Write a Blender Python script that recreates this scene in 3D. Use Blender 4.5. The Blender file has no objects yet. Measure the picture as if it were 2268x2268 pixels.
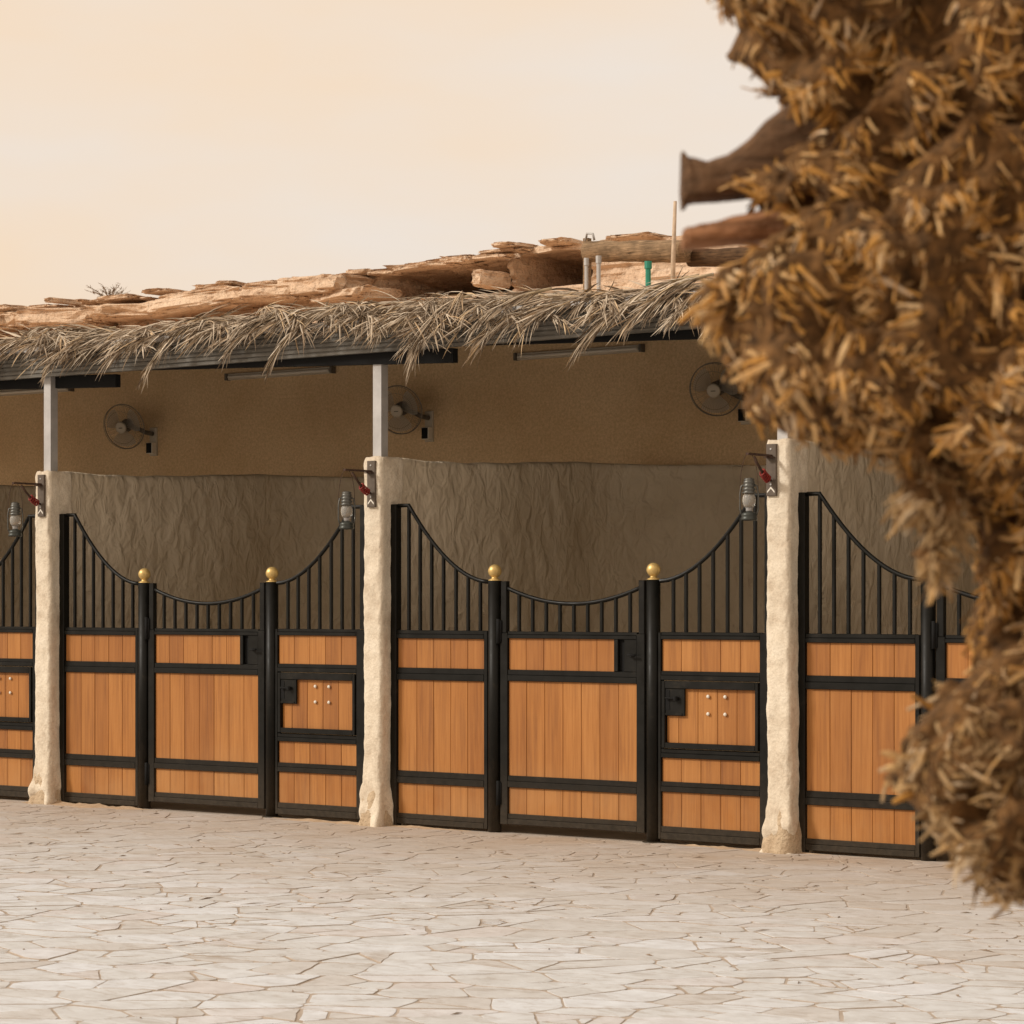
import bpy, bmesh, math, random
from mathutils import Vector, Matrix, noise as mnoise
R_ = math.radians
random.seed(7)
scene = bpy.context.scene
COL = scene.collection

# ------------------------------------------------------------------ camera
YAW = R_(36.34)                       # camera turned left of the stable front's normal
CAM = Vector((11.538, -14.239, 1.6))
cd = bpy.data.cameras.new('camera'); cam = bpy.data.objects.new('camera', cd); COL.objects.link(cam)
cam.location = CAM; cam.rotation_euler = (R_(90), 0, YAW)
cd.sensor_width = 36; cd.lens = 90.0; cd.shift_y = 0.0875; cd.clip_start = 0.05; cd.clip_end = 2000
cd.dof.use_dof = True; cd.dof.focus_distance = 17.6; cd.dof.aperture_fstop = 9.5
scene.camera = cam
FWD = Vector((-math.sin(YAW), math.cos(YAW), 0)); RGT = Vector((math.cos(YAW), math.sin(YAW), 0))

# ------------------------------------------------------------------ sky, sun, exposure
SUN_DIR = Vector((-0.62, -0.74, 0.0)).normalized() * math.cos(R_(33)) + Vector((0, 0, math.sin(R_(33))))
world = bpy.data.worlds.new('World'); scene.world = world; world.use_nodes = True
wn = world.node_tree.nodes; wl = world.node_tree.links; wn.clear()
sky = wn.new('ShaderNodeTexSky'); sky.sky_type = 'NISHITA'; sky.sun_disc = False
sky.sun_elevation = R_(33); sky.sun_rotation = math.atan2(SUN_DIR.x, SUN_DIR.y)
sky.dust_density = 8.0; sky.air_density = 1.0; sky.ozone_density = 0.5
tc = wn.new('ShaderNodeTexCoord')
mp = wn.new('ShaderNodeMapping'); mp.inputs['Scale'].default_value = (1, 1, 3.5)
nz = wn.new('ShaderNodeTexNoise'); nz.inputs['Scale'].default_value = 4.5; nz.inputs['Detail'].default_value = 4; nz.inputs['Roughness'].default_value = 0.5
cr = wn.new('ShaderNodeValToRGB')      # dusty cloud deck: pale pinkish to cream
cr.color_ramp.elements[0].position = 0.20; cr.color_ramp.elements[0].color = (0.90, 0.71, 0.53, 1)
cr.color_ramp.elements[1].position = 0.85; cr.color_ramp.elements[1].color = (0.84, 0.762, 0.688, 1)
sc_ = wn.new('ShaderNodeVectorMath'); sc_.operation = 'SCALE'; sc_.inputs['Scale'].default_value = 8.6
mx = wn.new('ShaderNodeMix'); mx.data_type = 'RGBA'; mx.inputs['Factor'].default_value = 0.93
bg = wn.new('ShaderNodeBackground'); bg.inputs['Strength'].default_value = 0.10
wo = wn.new('ShaderNodeOutputWorld')
wl.new(tc.outputs['Generated'], mp.inputs['Vector']); wl.new(mp.outputs['Vector'], nz.inputs['Vector'])
dp = wn.new('ShaderNodeVectorMath'); dp.operation = 'DOT_PRODUCT'; dp.inputs[1].default_value = Vector((SUN_DIR.x, SUN_DIR.y, 0)).normalized()
wl.new(tc.outputs['Generated'], dp.inputs[0])
mrs = wn.new('ShaderNodeMapRange'); mrs.inputs['From Min'].default_value = 0.0; mrs.inputs['From Max'].default_value = -0.5; wl.new(dp.outputs['Value'], mrs.inputs['Value'])
av = wn.new('ShaderNodeMath'); av.operation = 'MULTIPLY_ADD'; av.inputs[1].default_value = 0.45; wl.new(mrs.outputs[0], av.inputs[0])
hv = wn.new('ShaderNodeMath'); hv.operation = 'MULTIPLY_ADD'; hv.inputs[1].default_value = 1.6; hv.inputs[2].default_value = -0.55; wl.new(nz.outputs['Fac'], hv.inputs[0]); wl.new(hv.outputs[0], av.inputs[2])
wl.new(av.outputs[0], cr.inputs['Fac']); wl.new(cr.outputs['Color'], sc_.inputs[0])
wl.new(sky.outputs['Color'], mx.inputs[6]); wl.new(sc_.outputs[0], mx.inputs[7])
wl.new(mx.outputs[2], bg.inputs['Color']); wl.new(bg.outputs[0], wo.inputs['Surface'])
ld = bpy.data.lights.new('sun', 'SUN'); ld.energy = 2.1; ld.angle = R_(10); ld.color = (1.0, 0.94, 0.86)
sun = bpy.data.objects.new('sun', ld); COL.objects.link(sun)
sun.rotation_euler = SUN_DIR.to_track_quat('Z', 'Y').to_euler()
sun.location = (0, -10, 12)
scene.view_settings.view_transform = 'Standard'; scene.view_settings.look = 'None'
scene.view_settings.exposure = 0.32; scene.view_settings.gamma = 1.0
scene.view_settings.use_curve_mapping = False
scene.render.film_transparent = False
scene.cycles.max_bounces = 7; scene.cycles.diffuse_bounces = 5; scene.cycles.glossy_bounces = 2; scene.cycles.transmission_bounces = 4; scene.cycles.transparent_max_bounces = 6
scene.cycles.caustics_reflective = False; scene.cycles.caustics_refractive = False

# ------------------------------------------------------------------ helpers
class MB:
    def __init__(s): s.v = []; s.f = []
    def add(s, vs, fs):
        n = len(s.v); s.v += [tuple(p) for p in vs]; s.f += [tuple(i + n for i in f) for f in fs]
    def box(s, x0, x1, y0, y1, z0, z1, ch=0.0):
        if ch <= 0:
            s.add([(x0,y0,z0),(x1,y0,z0),(x1,y1,z0),(x0,y1,z0),(x0,y0,z1),(x1,y0,z1),(x1,y1,z1),(x0,y1,z1)],
                  [(0,3,2,1),(4,5,6,7),(0,1,5,4),(1,2,6,5),(2,3,7,6),(3,0,4,7)])
        else:   # front (-Y) edges chamfered
            s.add([(x0+ch,y0,z0+ch),(x1-ch,y0,z0+ch),(x1-ch,y0,z1-ch),(x0+ch,y0,z1-ch),
                   (x0,y0+ch,z0),(x1,y0+ch,z0),(x1,y0+ch,z1),(x0,y0+ch,z1),
                   (x0,y1,z0),(x1,y1,z0),(x1,y1,z1),(x0,y1,z1)],
                  [(0,1,2,3),(0,4,5,1),(1,5,6,2),(2,6,7,3),(3,7,4,0),(4,8,9,5),(5,9,10,6),(6,10,11,7),(7,11,8,4),(8,11,10,9)])
        return s
    def tube(s, pts, r, n=8, cap=True):
        pts = [Vector(p) for p in pts]; rs = r if isinstance(r, (list, tuple)) else [r] * len(pts)
        rings = []; up = None
        for i, p in enumerate(pts):
            t = (pts[min(i+1, len(pts)-1)] - pts[max(i-1, 0)]).normalized()
            if up is None:
                up = t.orthogonal().normalized()
            up = (up - t * up.dot(t))
            up = up.normalized() if up.length > 1e-6 else t.orthogonal().normalized()
            b = t.cross(up)
            rings.append([p + (up * math.cos(2*math.pi*k/n) + b * math.sin(2*math.pi*k/n)) * rs[i] for k in range(n)])
        vs = [q for rg in rings for q in rg]; fs = []
        for i in range(len(pts)-1):
            for k in range(n):
                fs.append((i*n+k, i*n+(k+1) % n, (i+1)*n+(k+1) % n, (i+1)*n+k))
        if cap:
            fs.append(tuple(range(n-1, -1, -1))); fs.append(tuple((len(pts)-1)*n+k for k in range(n)))
        s.add(vs, fs); return s
    def lathe(s, prof, c=(0,0,0), n=16):
        c = Vector(c); vs = []; fs = []
        for (r, z) in prof:
            for k in range(n):
                a = 2*math.pi*k/n; vs.append(c + Vector((r*math.cos(a), r*math.sin(a), z)))
        for i in range(len(prof)-1):
            for k in range(n): fs.append((i*n+k, i*n+(k+1) % n, (i+1)*n+(k+1) % n, (i+1)*n+k))
        fs.append(tuple(range(n-1, -1, -1))); fs.append(tuple((len(prof)-1)*n+k for k in range(n)))
        s.add(vs, fs); return s
    def grid(s, fn, nu, nv, closed_v=False):
        vs = [fn(i, j) for i in range(nu) for j in range(nv)]; fs = []
        for i in range(nu-1):
            for j in range(nv if closed_v else nv-1):
                j2 = (j+1) % nv
                fs.append((i*nv+j, (i+1)*nv+j, (i+1)*nv+j2, i*nv+j2))
        s.add(vs, fs); return s
    def mesh(s, name, mat, smooth=False, fix=True):
        m = bpy.data.meshes.new(name); m.from_pydata(s.v, [], s.f); pass
        if fix:
            bm = bmesh.new(); bm.from_mesh(m); bmesh.ops.recalc_face_normals(bm, faces=bm.faces); bm.to_mesh(m); bm.free()
        if smooth: m.polygons.foreach_set('use_smooth', [True]*len(m.polygons))
        if mat: m.materials.append(mat)
        return m
    def build(s, name, mat, parent=None, smooth=False, fix=True):
        return link(name, s.mesh(name, mat, smooth, fix), parent)
def link(name, mesh, parent=None, loc=None):
    o = bpy.data.objects.new(name, mesh); COL.objects.link(o)
    if parent: o.parent = parent
    if loc: o.location = loc
    return o
def tag(o, label=None, cat=None, group=None, kind=None):
    if label: o['label'] = label
    if cat: o['category'] = cat
    if group: o['group'] = group
    if kind: o['kind'] = kind
    return o
def empty(name, loc=(0,0,0), rz=0):
    o = bpy.data.objects.new(name, None); COL.objects.link(o); o.location = loc; o.rotation_euler = (0,0,rz)
    o.empty_display_size = 0.2; return o
def copy_tree(o, parent=None):
    c = o.copy(); COL.objects.link(c); c.parent = parent
    for ch in list(o.children): copy_tree(ch, c)
    return c
def N(x, y, z, s=1.0): return mnoise.noise(Vector((x*s, y*s, z*s)))
def fbm(x, y, z, s=1.0, o=4):
    return mnoise.fractal(Vector((x*s, y*s, z*s)), 0.9, 2.0, o)

# ------------------------------------------------------------------ materials
def mat(name, rough=0.8, metal=0.0, spec=0.3):
    m = bpy.data.materials.new(name); m.use_nodes = True
    nt = m.node_tree; b = nt.nodes['Principled BSDF']
    b.inputs['Roughness'].default_value = rough; b.inputs['Metallic'].default_value = metal
    b.inputs['Specular IOR Level'].default_value = spec
    return m, nt, b
def n_(nt, t, **kw):
    n = nt.nodes.new(t)
    for k, v in kw.items():
        if k in n.inputs.keys(): n.inputs[k].default_value = v
        else: setattr(n, k, v)
    return n
def ramp(nt, stops):
    r = nt.nodes.new('ShaderNodeValToRGB'); e = r.color_ramp.elements
    while len(e) < len(stops): e.new(0.5)
    for i, (p, c) in enumerate(stops): e[i].position = p; e[i].color = (*c, 1) if len(c) == 3 else c
    return r
def coords(nt, scale=(1,1,1), kind='Object', rand=False):
    t = n_(nt, 'ShaderNodeTexCoord'); m = n_(nt, 'ShaderNodeMapping'); m.inputs['Scale'].default_value = scale
    src = t.outputs[kind]
    if rand:
        oi = n_(nt, 'ShaderNodeObjectInfo'); ad = n_(nt, 'ShaderNodeVectorMath', operation='ADD')
        ml = n_(nt, 'ShaderNodeMath', operation='MULTIPLY'); ml.inputs[1].default_value = 37.0
        nt.links.new(oi.outputs['Random'], ml.inputs[0]); nt.links.new(src, ad.inputs[0]); nt.links.new(ml.outputs[0], ad.inputs[1]); src = ad.outputs[0]
    nt.links.new(src, m.inputs['Vector']); return m.outputs['Vector']
def noise(nt, vec, scale, detail=4, rough=0.55, dist=0.0):
    n = n_(nt, 'ShaderNodeTexNoise'); n.inputs['Scale'].default_value = scale; n.inputs['Detail'].default_value = min(detail, 4)
    n.inputs['Roughness'].default_value = rough; n.inputs['Distortion'].default_value = dist
    nt.links.new(vec, n.inputs['Vector']); return n.outputs['Fac']
def bump(nt, b, h, strength=0.4, dist=0.01, prev=None):
    bn = n_(nt, 'ShaderNodeBump'); bn.inputs['Strength'].default_value = strength; bn.inputs['Distance'].default_value = dist
    nt.links.new(h, bn.inputs['Height'])
    if prev: nt.links.new(prev, bn.inputs['Normal'])
    nt.links.new(bn.outputs[0], b.inputs['Normal']); return bn.outputs[0]
def mixc(nt, fac, a, b, blend='MIX'):
    m = n_(nt, 'ShaderNodeMix', data_type='RGBA', blend_type=blend)
    for s, i in ((fac, 0), (a, 6), (b, 7)):
        if isinstance(s, (float, int)): m.inputs[i].default_value = s
        elif isinstance(s, tuple): m.inputs[i].default_value = (*s, 1)
        else: nt.links.new(s, m.inputs[i])
    return m.outputs[2]
def simple(name, c, rough=0.7, metal=0.0, var=0.15, scale=8, bstr=0.0, bscale=60, spec=0.3):
    m, nt, b = mat(name, rough, metal, spec); v = coords(nt)
    f = noise(nt, v, scale, 5)
    r = ramp(nt, [(0.3, tuple(x*(1-var) for x in c)), (0.7, tuple(min(1, x*(1+var)) for x in c))])
    nt.links.new(f, r.inputs['Fac']); nt.links.new(r.outputs[0], b.inputs['Base Color'])
    if bstr: bump(nt, b, noise(nt, v, bscale, 4), bstr, 0.004)
    return m

# planks: varnished orange hardwood, grain running up the board
def wood():
    m, nt, b = mat('varnished_wood', 0.5, 0, 0.35)
    v = coords(nt, (1, 1, 1), 'Object', True)
    mp2 = n_(nt, 'ShaderNodeMapping'); mp2.inputs['Scale'].default_value = (60, 60, 2.2); nt.links.new(v, mp2.inputs['Vector'])
    g = noise(nt, mp2.outputs[0], 1.0, 6, 0.6, 0.4)
    mp3 = n_(nt, 'ShaderNodeMapping'); mp3.inputs['Scale'].default_value = (14, 14, 0.8); nt.links.new(v, mp3.inputs['Vector'])
    g2 = noise(nt, mp3.outputs[0], 1.0, 3, 0.5, 0.8)
    r = ramp(nt, [(0.22, (0.19, 0.064, 0.014)), (0.5, (0.36, 0.142, 0.031)), (0.8, (0.48, 0.212, 0.058))])
    ad = n_(nt, 'ShaderNodeMath', operation='MULTIPLY_ADD'); ad.inputs[1].default_value = 0.6; nt.links.new(g, ad.inputs[0])
    m2 = n_(nt, 'ShaderNodeMath', operation='MULTIPLY'); m2.inputs[1].default_value = 0.4; nt.links.new(g2, m2.inputs[0]); nt.links.new(m2.outputs[0], ad.inputs[2])
    nt.links.new(ad.outputs[0], r.inputs['Fac'])
    oi = n_(nt, 'ShaderNodeObjectInfo'); hr = ramp(nt, [(0, (0.80, 0.74, 0.70)), (0.5, (1, 1, 1)), (1, (1.08, 1.12, 1.2))])
    nt.links.new(oi.outputs['Random'], hr.inputs['Fac'])
    c = mixc(nt, 1.0, r.outputs[0], hr.outputs[0], 'MULTIPLY')
    gp = n_(nt, 'ShaderNodeNewGeometry'); w1 = noise(nt, gp.outputs['Position'], 1.7, 4, 0.65)     # sun-faded and dusty patches
    sp = n_(nt, 'ShaderNodeSeparateXYZ'); nt.links.new(gp.outputs['Position'], sp.inputs[0])
    mr = n_(nt, 'ShaderNodeMapRange'); mr.inputs['From Min'].default_value = .55; mr.inputs['From Max'].default_value = 0.0; mr.inputs['To Min'].default_value = .10; mr.inputs['To Max'].default_value = .55; nt.links.new(sp.outputs['Z'], mr.inputs['Value'])
    rw = ramp(nt, [(0.35, (0, 0, 0)), (0.75, (1, 1, 1))]); nt.links.new(w1, rw.inputs['Fac'])
    mm = n_(nt, 'ShaderNodeMath', operation='MULTIPLY'); nt.links.new(mr.outputs[0], mm.inputs[0]); nt.links.new(rw.outputs[0], mm.inputs[1])
    c = mixc(nt, mm.outputs[0], c, (0.46, 0.27, 0.12))
    nt.links.new(c, b.inputs['Base Color']); bump(nt, b, g, 0.25, 0.002)
    return m
M = {}
M['wood'] = wood()
def black_metal():
    m, nt, b = mat('black_painted_steel', 0.42, 0, 0.2); v = coords(nt)
    f = noise(nt, v, 9, 6, 0.65)
    r = ramp(nt, [(0.35, (0.004, 0.004, 0.003)), (0.62, (0.0065, 0.006, 0.0045)), (0.8, (0.025, 0.02, 0.013))])
    nt.links.new(f, r.inputs['Fac']); 
    # sand dust clings near the ground
    g = n_(nt, 'ShaderNodeNewGeometry'); sx = n_(nt, 'ShaderNodeSeparateXYZ'); nt.links.new(g.outputs['Position'], sx.inputs[0])
    mr = n_(nt, 'ShaderNodeMapRange'); mr.inputs['From Min'].default_value = 0.5; mr.inputs['From Max'].default_value = 0.0; mr.inputs['To Max'].default_value = 0.45
    nt.links.new(sx.outputs['Z'], mr.inputs['Value'])
    f2 = noise(nt, v, 30, 6, 0.7); mm = n_(nt, 'ShaderNodeMath', operation='MULTIPLY'); nt.links.new(mr.outputs[0], mm.inputs[0]); nt.links.new(f2, mm.inputs[1])
    c = mixc(nt, mm.outputs[0], r.outputs[0], (0.16, 0.12, 0.08)); nt.links.new(c, b.inputs['Base Color'])
    rr = ramp(nt, [(0.3, (0.33,)*3), (0.7, (0.58,)*3)]); nt.links.new(f, rr.inputs['Fac']); nt.links.new(rr.outputs[0], b.inputs['Roughness'])
    return m
M['black'] = black_metal()
M['void'] = simple('matt_black_recess', (0.006, 0.006, 0.006), 0.9)
M['brass'] = simple('tarnished_brass', (0.62, 0.44, 0.17), 0.42, 0.55, 0.2, 25)
M['galv'] = simple('galvanised_steel', (0.44, 0.43, 0.42), 0.55, 0.25, 0.10, 12)
M['white'] = simple('white_plastic', (0.72, 0.68, 0.6), 0.5, 0, 0.05)
def fascia_mat():
    m, nt, b = mat('ribbed_grey_sheet', 0.6, 0.1, 0.3); v = coords(nt, (0.6, 1, 30))
    f = noise(nt, v, 3, 5); r = ramp(nt, [(0.3, (0.105, 0.10, 0.088)), (0.7, (0.20, 0.185, 0.16))])
    nt.links.new(f, r.inputs['Fac']); nt.links.new(r.outputs[0], b.inputs['Base Color']); return m
M['fascia'] = fascia_mat()
def plaster(name, c0, c1, c2, vscale, bs, bd, fine=70, fs=0.35):
    m, nt, b = mat(name, 0.92, 0, 0.15); v = coords(nt)
    f = noise(nt, v, vscale, 8, 0.65)
    r = ramp(nt, [(0.28, c0), (0.5, c1), (0.75, c2)]); nt.links.new(f, r.inputs['Fac']); 
    f2 = noise(nt, v, fine, 6, 0.75); r2 = ramp(nt, [(0.3, (0.78, 0.77, 0.75)), (0.6, (1.05, 1.05, 1.05))]); nt.links.new(f2, r2.inputs['Fac'])
    c = mixc(nt, 0.8, r.outputs[0], r2.outputs[0], 'MULTIPLY'); nt.links.new(c, b.inputs['Base Color'])
    p = bump(nt, b, noise(nt, v, vscale*4, 6, 0.6), bs, bd)
    bump(nt, b, f2, fs, 0.003, p)
    return m
M['pillar'] = plaster('cream_mud_plaster', (0.54, 0.445, 0.335), (0.71, 0.625, 0.50), (0.78, 0.705, 0.585), 5, 0.7, 0.016)
M['pbase'] = plaster('sandy_rough_plaster', (0.38, 0.28, 0.18), (0.53, 0.41, 0.28), (0.62, 0.50, 0.35), 9, 0.9, 0.02)
def rough_wall():
    m, nt, b = mat('trowelled_mud_plaster', 0.95, 0, 0.1); v = coords(nt, (1, 1, 1), 'Generated')
    g = n_(nt, 'ShaderNodeNewGeometry')
    mp2 = n_(nt, 'ShaderNodeMapping'); mp2.inputs['Scale'].default_value = (10, 10, 6.5); mp2.inputs['Rotation'].default_value = (R_(40), R_(34), 0)
    nt.links.new(g.outputs['Position'], mp2.inputs['Vector'])
    s = noise(nt, mp2.outputs[0], 1.0, 2, 0.5, 0.5)
    w = noise(nt, g.outputs['Position'], 1.6, 5)
    r = ramp(nt, [(0.3, (0.54, 0.455, 0.335)), (0.7, (0.66, 0.575, 0.45))]); nt.links.new(w, r.inputs['Fac'])
    nt.links.new(r.outputs[0], b.inputs['Base Color'])
    p = bump(nt, b, s, 1.0, 0.045); bump(nt, b, noise(nt, g.outputs['Position'], 60, 4, 0.7), 0.35, 0.005, p)
    return m
M['roughwall'] = rough_wall()
def upper_wall():
    m, nt, b = mat('tan_textured_paint', 0.95, 0, 0.1); g = n_(nt, 'ShaderNodeNewGeometry')
    w = noise(nt, g.outputs['Position'], 1.1, 6, 0.6); s = noise(nt, g.outputs['Position'], 45, 6, 0.8)
    r = ramp(nt, [(0.3, (0.64, 0.455, 0.26)), (0.7, (0.77, 0.58, 0.36))]); nt.links.new(w, r.inputs['Fac'])
    r2 = ramp(nt, [(0.35, (0.74, 0.72, 0.7)), (0.65, (1.1, 1.1, 1.1))]); nt.links.new(s, r2.inputs['Fac'])
    nt.links.new(mixc(nt, 0.9, r.outputs[0], r2.outputs[0], 'MULTIPLY'), b.inputs['Base Color'])
    bump(nt, b, s, 0.5, 0.006); return m
M['upper'] = upper_wall()
def stone_paving():
    m, nt, b = mat('pale_limestone_flag', 0.8, 0, 0.25); g = n_(nt, 'ShaderNodeNewGeometry'); P = g.outputs['Position']
    isl = n_(nt, 'ShaderNodeNewGeometry').outputs['Random Per Island']; oi = n_(nt, 'ShaderNodeObjectInfo').outputs['Random']
    ad = n_(nt, 'ShaderNodeMath', operation='ADD'); nt.links.new(isl, ad.inputs[0]); nt.links.new(oi, ad.inputs[1])
    fr = n_(nt, 'ShaderNodeMath', operation='FRACT'); nt.links.new(ad.outputs[0], fr.inputs[0])
    r = ramp(nt, [(0.0, (0.53, 0.515, 0.50)), (0.2, (0.565, 0.575, 0.58)), (0.6, (0.60, 0.62, 0.64)), (0.85, (0.635, 0.665, 0.705)), (1.0, (0.57, 0.55, 0.545))]); nt.links.new(fr.outputs[0], r.inputs['Fac'])
    f = noise(nt, P, 7, 7, 0.65); r2 = ramp(nt, [(0.3, (0.83, 0.80, 0.77)), (0.65, (1.04, 1.04, 1.04))]); nt.links.new(f, r2.inputs['Fac'])
    c = mixc(nt, 0.9, r.outputs[0], r2.outputs[0], 'MULTIPLY')
    # blown sand lies thicker towards the stable front
    sx = n_(nt, 'ShaderNodeSeparateXYZ'); nt.links.new(P, sx.inputs[0])
    mr = n_(nt, 'ShaderNodeMapRange'); mr.inputs['From Min'].default_value = -4.6; mr.inputs['From Max'].default_value = -0.3; mr.inputs['To Max'].default_value = 1.0
    nt.links.new(sx.outputs['Y'], mr.inputs['Value'])
    f3 = noise(nt, P, 0.9, 6, 0.6); ml = n_(nt, 'ShaderNodeMath', operation='MULTIPLY'); nt.links.new(mr.outputs[0], ml.inputs[0]); nt.links.new(f3, ml.inputs[1])
    ml2 = n_(nt, 'ShaderNodeMath', operation='MULTIPLY', use_clamp=True); ml2.inputs[1].default_value = 1.5; nt.links.new(ml.outputs[0], ml2.inputs[0])
    c = mixc(nt, ml2.outputs[0], c, (0.44, 0.36, 0.285)); nt.links.new(c, b.inputs['Base Color'])
    mpv = n_(nt, 'ShaderNodeMapping'); mpv.inputs['Rotation'].default_value = (0, 0, R_(-31)); mpv.inputs['Scale'].default_value = (1.6, 5.5, 1); nt.links.new(P, mpv.inputs['Vector'])
    vein = noise(nt, mpv.outputs[0], 2.2, 4, 0.75, 1.2); rv = ramp(nt, [(0.40, (0.80, 0.75, 0.70)), (0.47, (1, 1, 1)), (0.60, (1, 1, 1)), (0.68, (0.86, 0.83, 0.80))]); nt.links.new(vein, rv.inputs['Fac'])
    c = mixc(nt, 0.75, c, rv.outputs[0], 'MULTIPLY'); nt.links.new(c, b.inputs['Base Color'])
    bump(nt, b, noise(nt, P, 22, 6, 0.65), 0.35, 0.006)
    return m
M['flag'] = stone_paving()
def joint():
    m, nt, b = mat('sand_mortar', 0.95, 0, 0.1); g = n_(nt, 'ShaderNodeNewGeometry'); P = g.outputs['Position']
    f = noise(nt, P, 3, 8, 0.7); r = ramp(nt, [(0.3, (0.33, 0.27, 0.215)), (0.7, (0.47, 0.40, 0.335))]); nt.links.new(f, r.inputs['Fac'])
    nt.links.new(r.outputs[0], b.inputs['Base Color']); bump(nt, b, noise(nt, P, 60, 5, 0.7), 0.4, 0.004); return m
M['joint'] = joint()
M['sand'] = plaster('drifted_sand', (0.42, 0.30, 0.19), (0.52, 0.385, 0.26), (0.6, 0.46, 0.32), 12, 0.5, 0.01, 140, 0.6)
def sandstone():
    m, nt, b = mat('orange_sandstone', 0.95, 0, 0.1); g = n_(nt, 'ShaderNodeNewGeometry'); P = g.outputs['Position']
    mp2 = n_(nt, 'ShaderNodeMapping'); mp2.inputs['Scale'].default_value = (0.8, 0.8, 7); nt.links.new(P, mp2.inputs['Vector'])
    s = noise(nt, mp2.outputs[0], 1.3, 8, 0.62, 0.4); f = noise(nt, P, 2.0, 7, 0.65)
    r = ramp(nt, [(0.25, (0.40, 0.28, 0.19)), (0.42, (0.60, 0.44, 0.31)), (0.6, (0.68, 0.52, 0.38)), (0.78, (0.72, 0.60, 0.48))]); nt.links.new(s, r.inputs['Fac'])
    f9 = noise(nt, P, 9, 4, 0.7); r2 = ramp(nt, [(0.32, (0.62, 0.57, 0.53)), (0.43, (0.98, 0.96, 0.94)), (0.7, (1.12, 1.1, 1.07))]); nt.links.new(f9, r2.inputs['Fac'])
    nt.links.new(mixc(nt, 0.9, r.outputs[0], r2.outputs[0], 'MULTIPLY'), b.inputs['Base Color'])
    p = bump(nt, b, s, 0.9, 0.10); bump(nt, b, f9, 1.0, 0.06, p); return m
M['rock'] = sandstone()
def island_mat(name, stops, rough=0.85, gscale=60, clump=0.0, cscale=14):
    m, nt, b = mat(name, rough, 0, 0.2); g = n_(nt, 'ShaderNodeNewGeometry')
    r = ramp(nt, stops); src = g.outputs['Random Per Island']
    if clump:
        cn = noise(nt, g.outputs['Position'], cscale, 3, 0.6); mr = n_(nt, 'ShaderNodeMapRange'); mr.inputs['From Min'].default_value = .28; mr.inputs['From Max'].default_value = .72; nt.links.new(cn, mr.inputs['Value'])
        mxv = n_(nt, 'ShaderNodeMix', data_type='FLOAT'); mxv.inputs[0].default_value = clump; nt.links.new(src, mxv.inputs[2]); nt.links.new(mr.outputs[0], mxv.inputs[3]); src = mxv.outputs[0]
    nt.links.new(src, r.inputs['Fac'])
    f = noise(nt, g.outputs['Position'], gscale, 5, 0.7); r2 = ramp(nt, [(0.3, (0.6, 0.57, 0.55)), (0.7, (1.15, 1.15, 1.15))]); nt.links.new(f, r2.inputs['Fac'])
    nt.links.new(mixc(nt, 0.8, r.outputs[0], r2.outputs[0], 'MULTIPLY'), b.inputs['Base Color']); return m
M['frond'] = island_mat('dry_palm_leaflet', [(0, (0.12, 0.085, 0.055)), (0.2, (0.27, 0.20, 0.135)), (0.5, (0.47, 0.39, 0.295)), (0.78, (0.68, 0.59, 0.47)), (0.9, (0.50, 0.36, 0.22)), (1, (0.62, 0.47, 0.29))], 0.75, 12)
M['rib'] = simple('dry_palm_midrib', (0.42, 0.33, 0.21), 0.7, 0, 0.25, 10)
M['fibre'] = island_mat('shredded_palm_bark', [(0.1, (0.10, 0.045, 0.012)), (0.28, (0.32, 0.155, 0.036)), (0.42, (0.54, 0.28, 0.068)), (0.55, (0.50, 0.30, 0.125)), (0.7, (0.63, 0.42, 0.195)), (0.85, (0.55, 0.41, 0.27)), (1, (0.75, 0.57, 0.35))], 0.85, 90, 0.5)
M['fibregrey'] = island_mat('weathered_palm_bark', [(0.05, (0.13, 0.075, 0.03)), (0.25, (0.28, 0.175, 0.08)), (0.45, (0.42, 0.29, 0.15)), (0.6, (0.40, 0.235, 0.085)), (0.8, (0.53, 0.41, 0.27)), (1, (0.64, 0.52, 0.37))], 0.85, 90, 0.5)
M['bark'] = simple('dark_palm_bark', (0.12, 0.06, 0.02), 0.95, 0, 0.7, 60, 0.8, 60)
M['stub'] = simple('cut_palm_petiole', (0.155, 0.085, 0.042), 0.7, 0, 0.35, 14, 0.5, 90)
M['stubred'] = simple('reddish_palm_petiole', (0.40, 0.20, 0.095), 0.7, 0, 0.25, 14, 0.4, 90)
def grainy(name, c, dark):
    m, nt, b = mat(name, .85, 0, .2); v = coords(nt, (5, 70, 70)); f = noise(nt, v, 1.0, 4, .7, .6); f2 = noise(nt, coords(nt, (9, 9, 9)), 1.0, 4, .6)
    r = ramp(nt, [(.30, dark), (.42, tuple(x*.7 for x in c)), (.55, c), (.75, tuple(min(1, x*1.5) for x in c))]); nt.links.new(f, r.inputs['Fac'])
    r2 = ramp(nt, [(.3, (.6, .58, .56)), (.7, (1.25, 1.22, 1.2))]); nt.links.new(f2, r2.inputs['Fac'])
    nt.links.new(mixc(nt, .9, r.outputs[0], r2.outputs[0], 'MULTIPLY'), b.inputs['Base Color']); bump(nt, b, f, .9, .012); return m
M['stub'] = grainy('cut_palm_petiole_grain', (0.15, 0.085, 0.045), (.03, .016, .008))
M['stubred'] = grainy('reddish_petiole_grain', (0.40, 0.20, 0.10), (.16, .07, .03))
M['log'] = grainy('weathered_palm_log', (0.30, 0.205, 0.12), (.05, .03, .015))
M['logdark'] = grainy('dark_palm_log', (0.11, 0.062, 0.03), (.02, .01, .005))
M['palewood'] = simple('pale_bleached_wood', (0.50, 0.38, 0.27), 0.85, 0, 0.2, 20)
M['green'] = simple('green_pipe', (0.03, 0.22, 0.15), 0.5, 0, 0.1)
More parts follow.
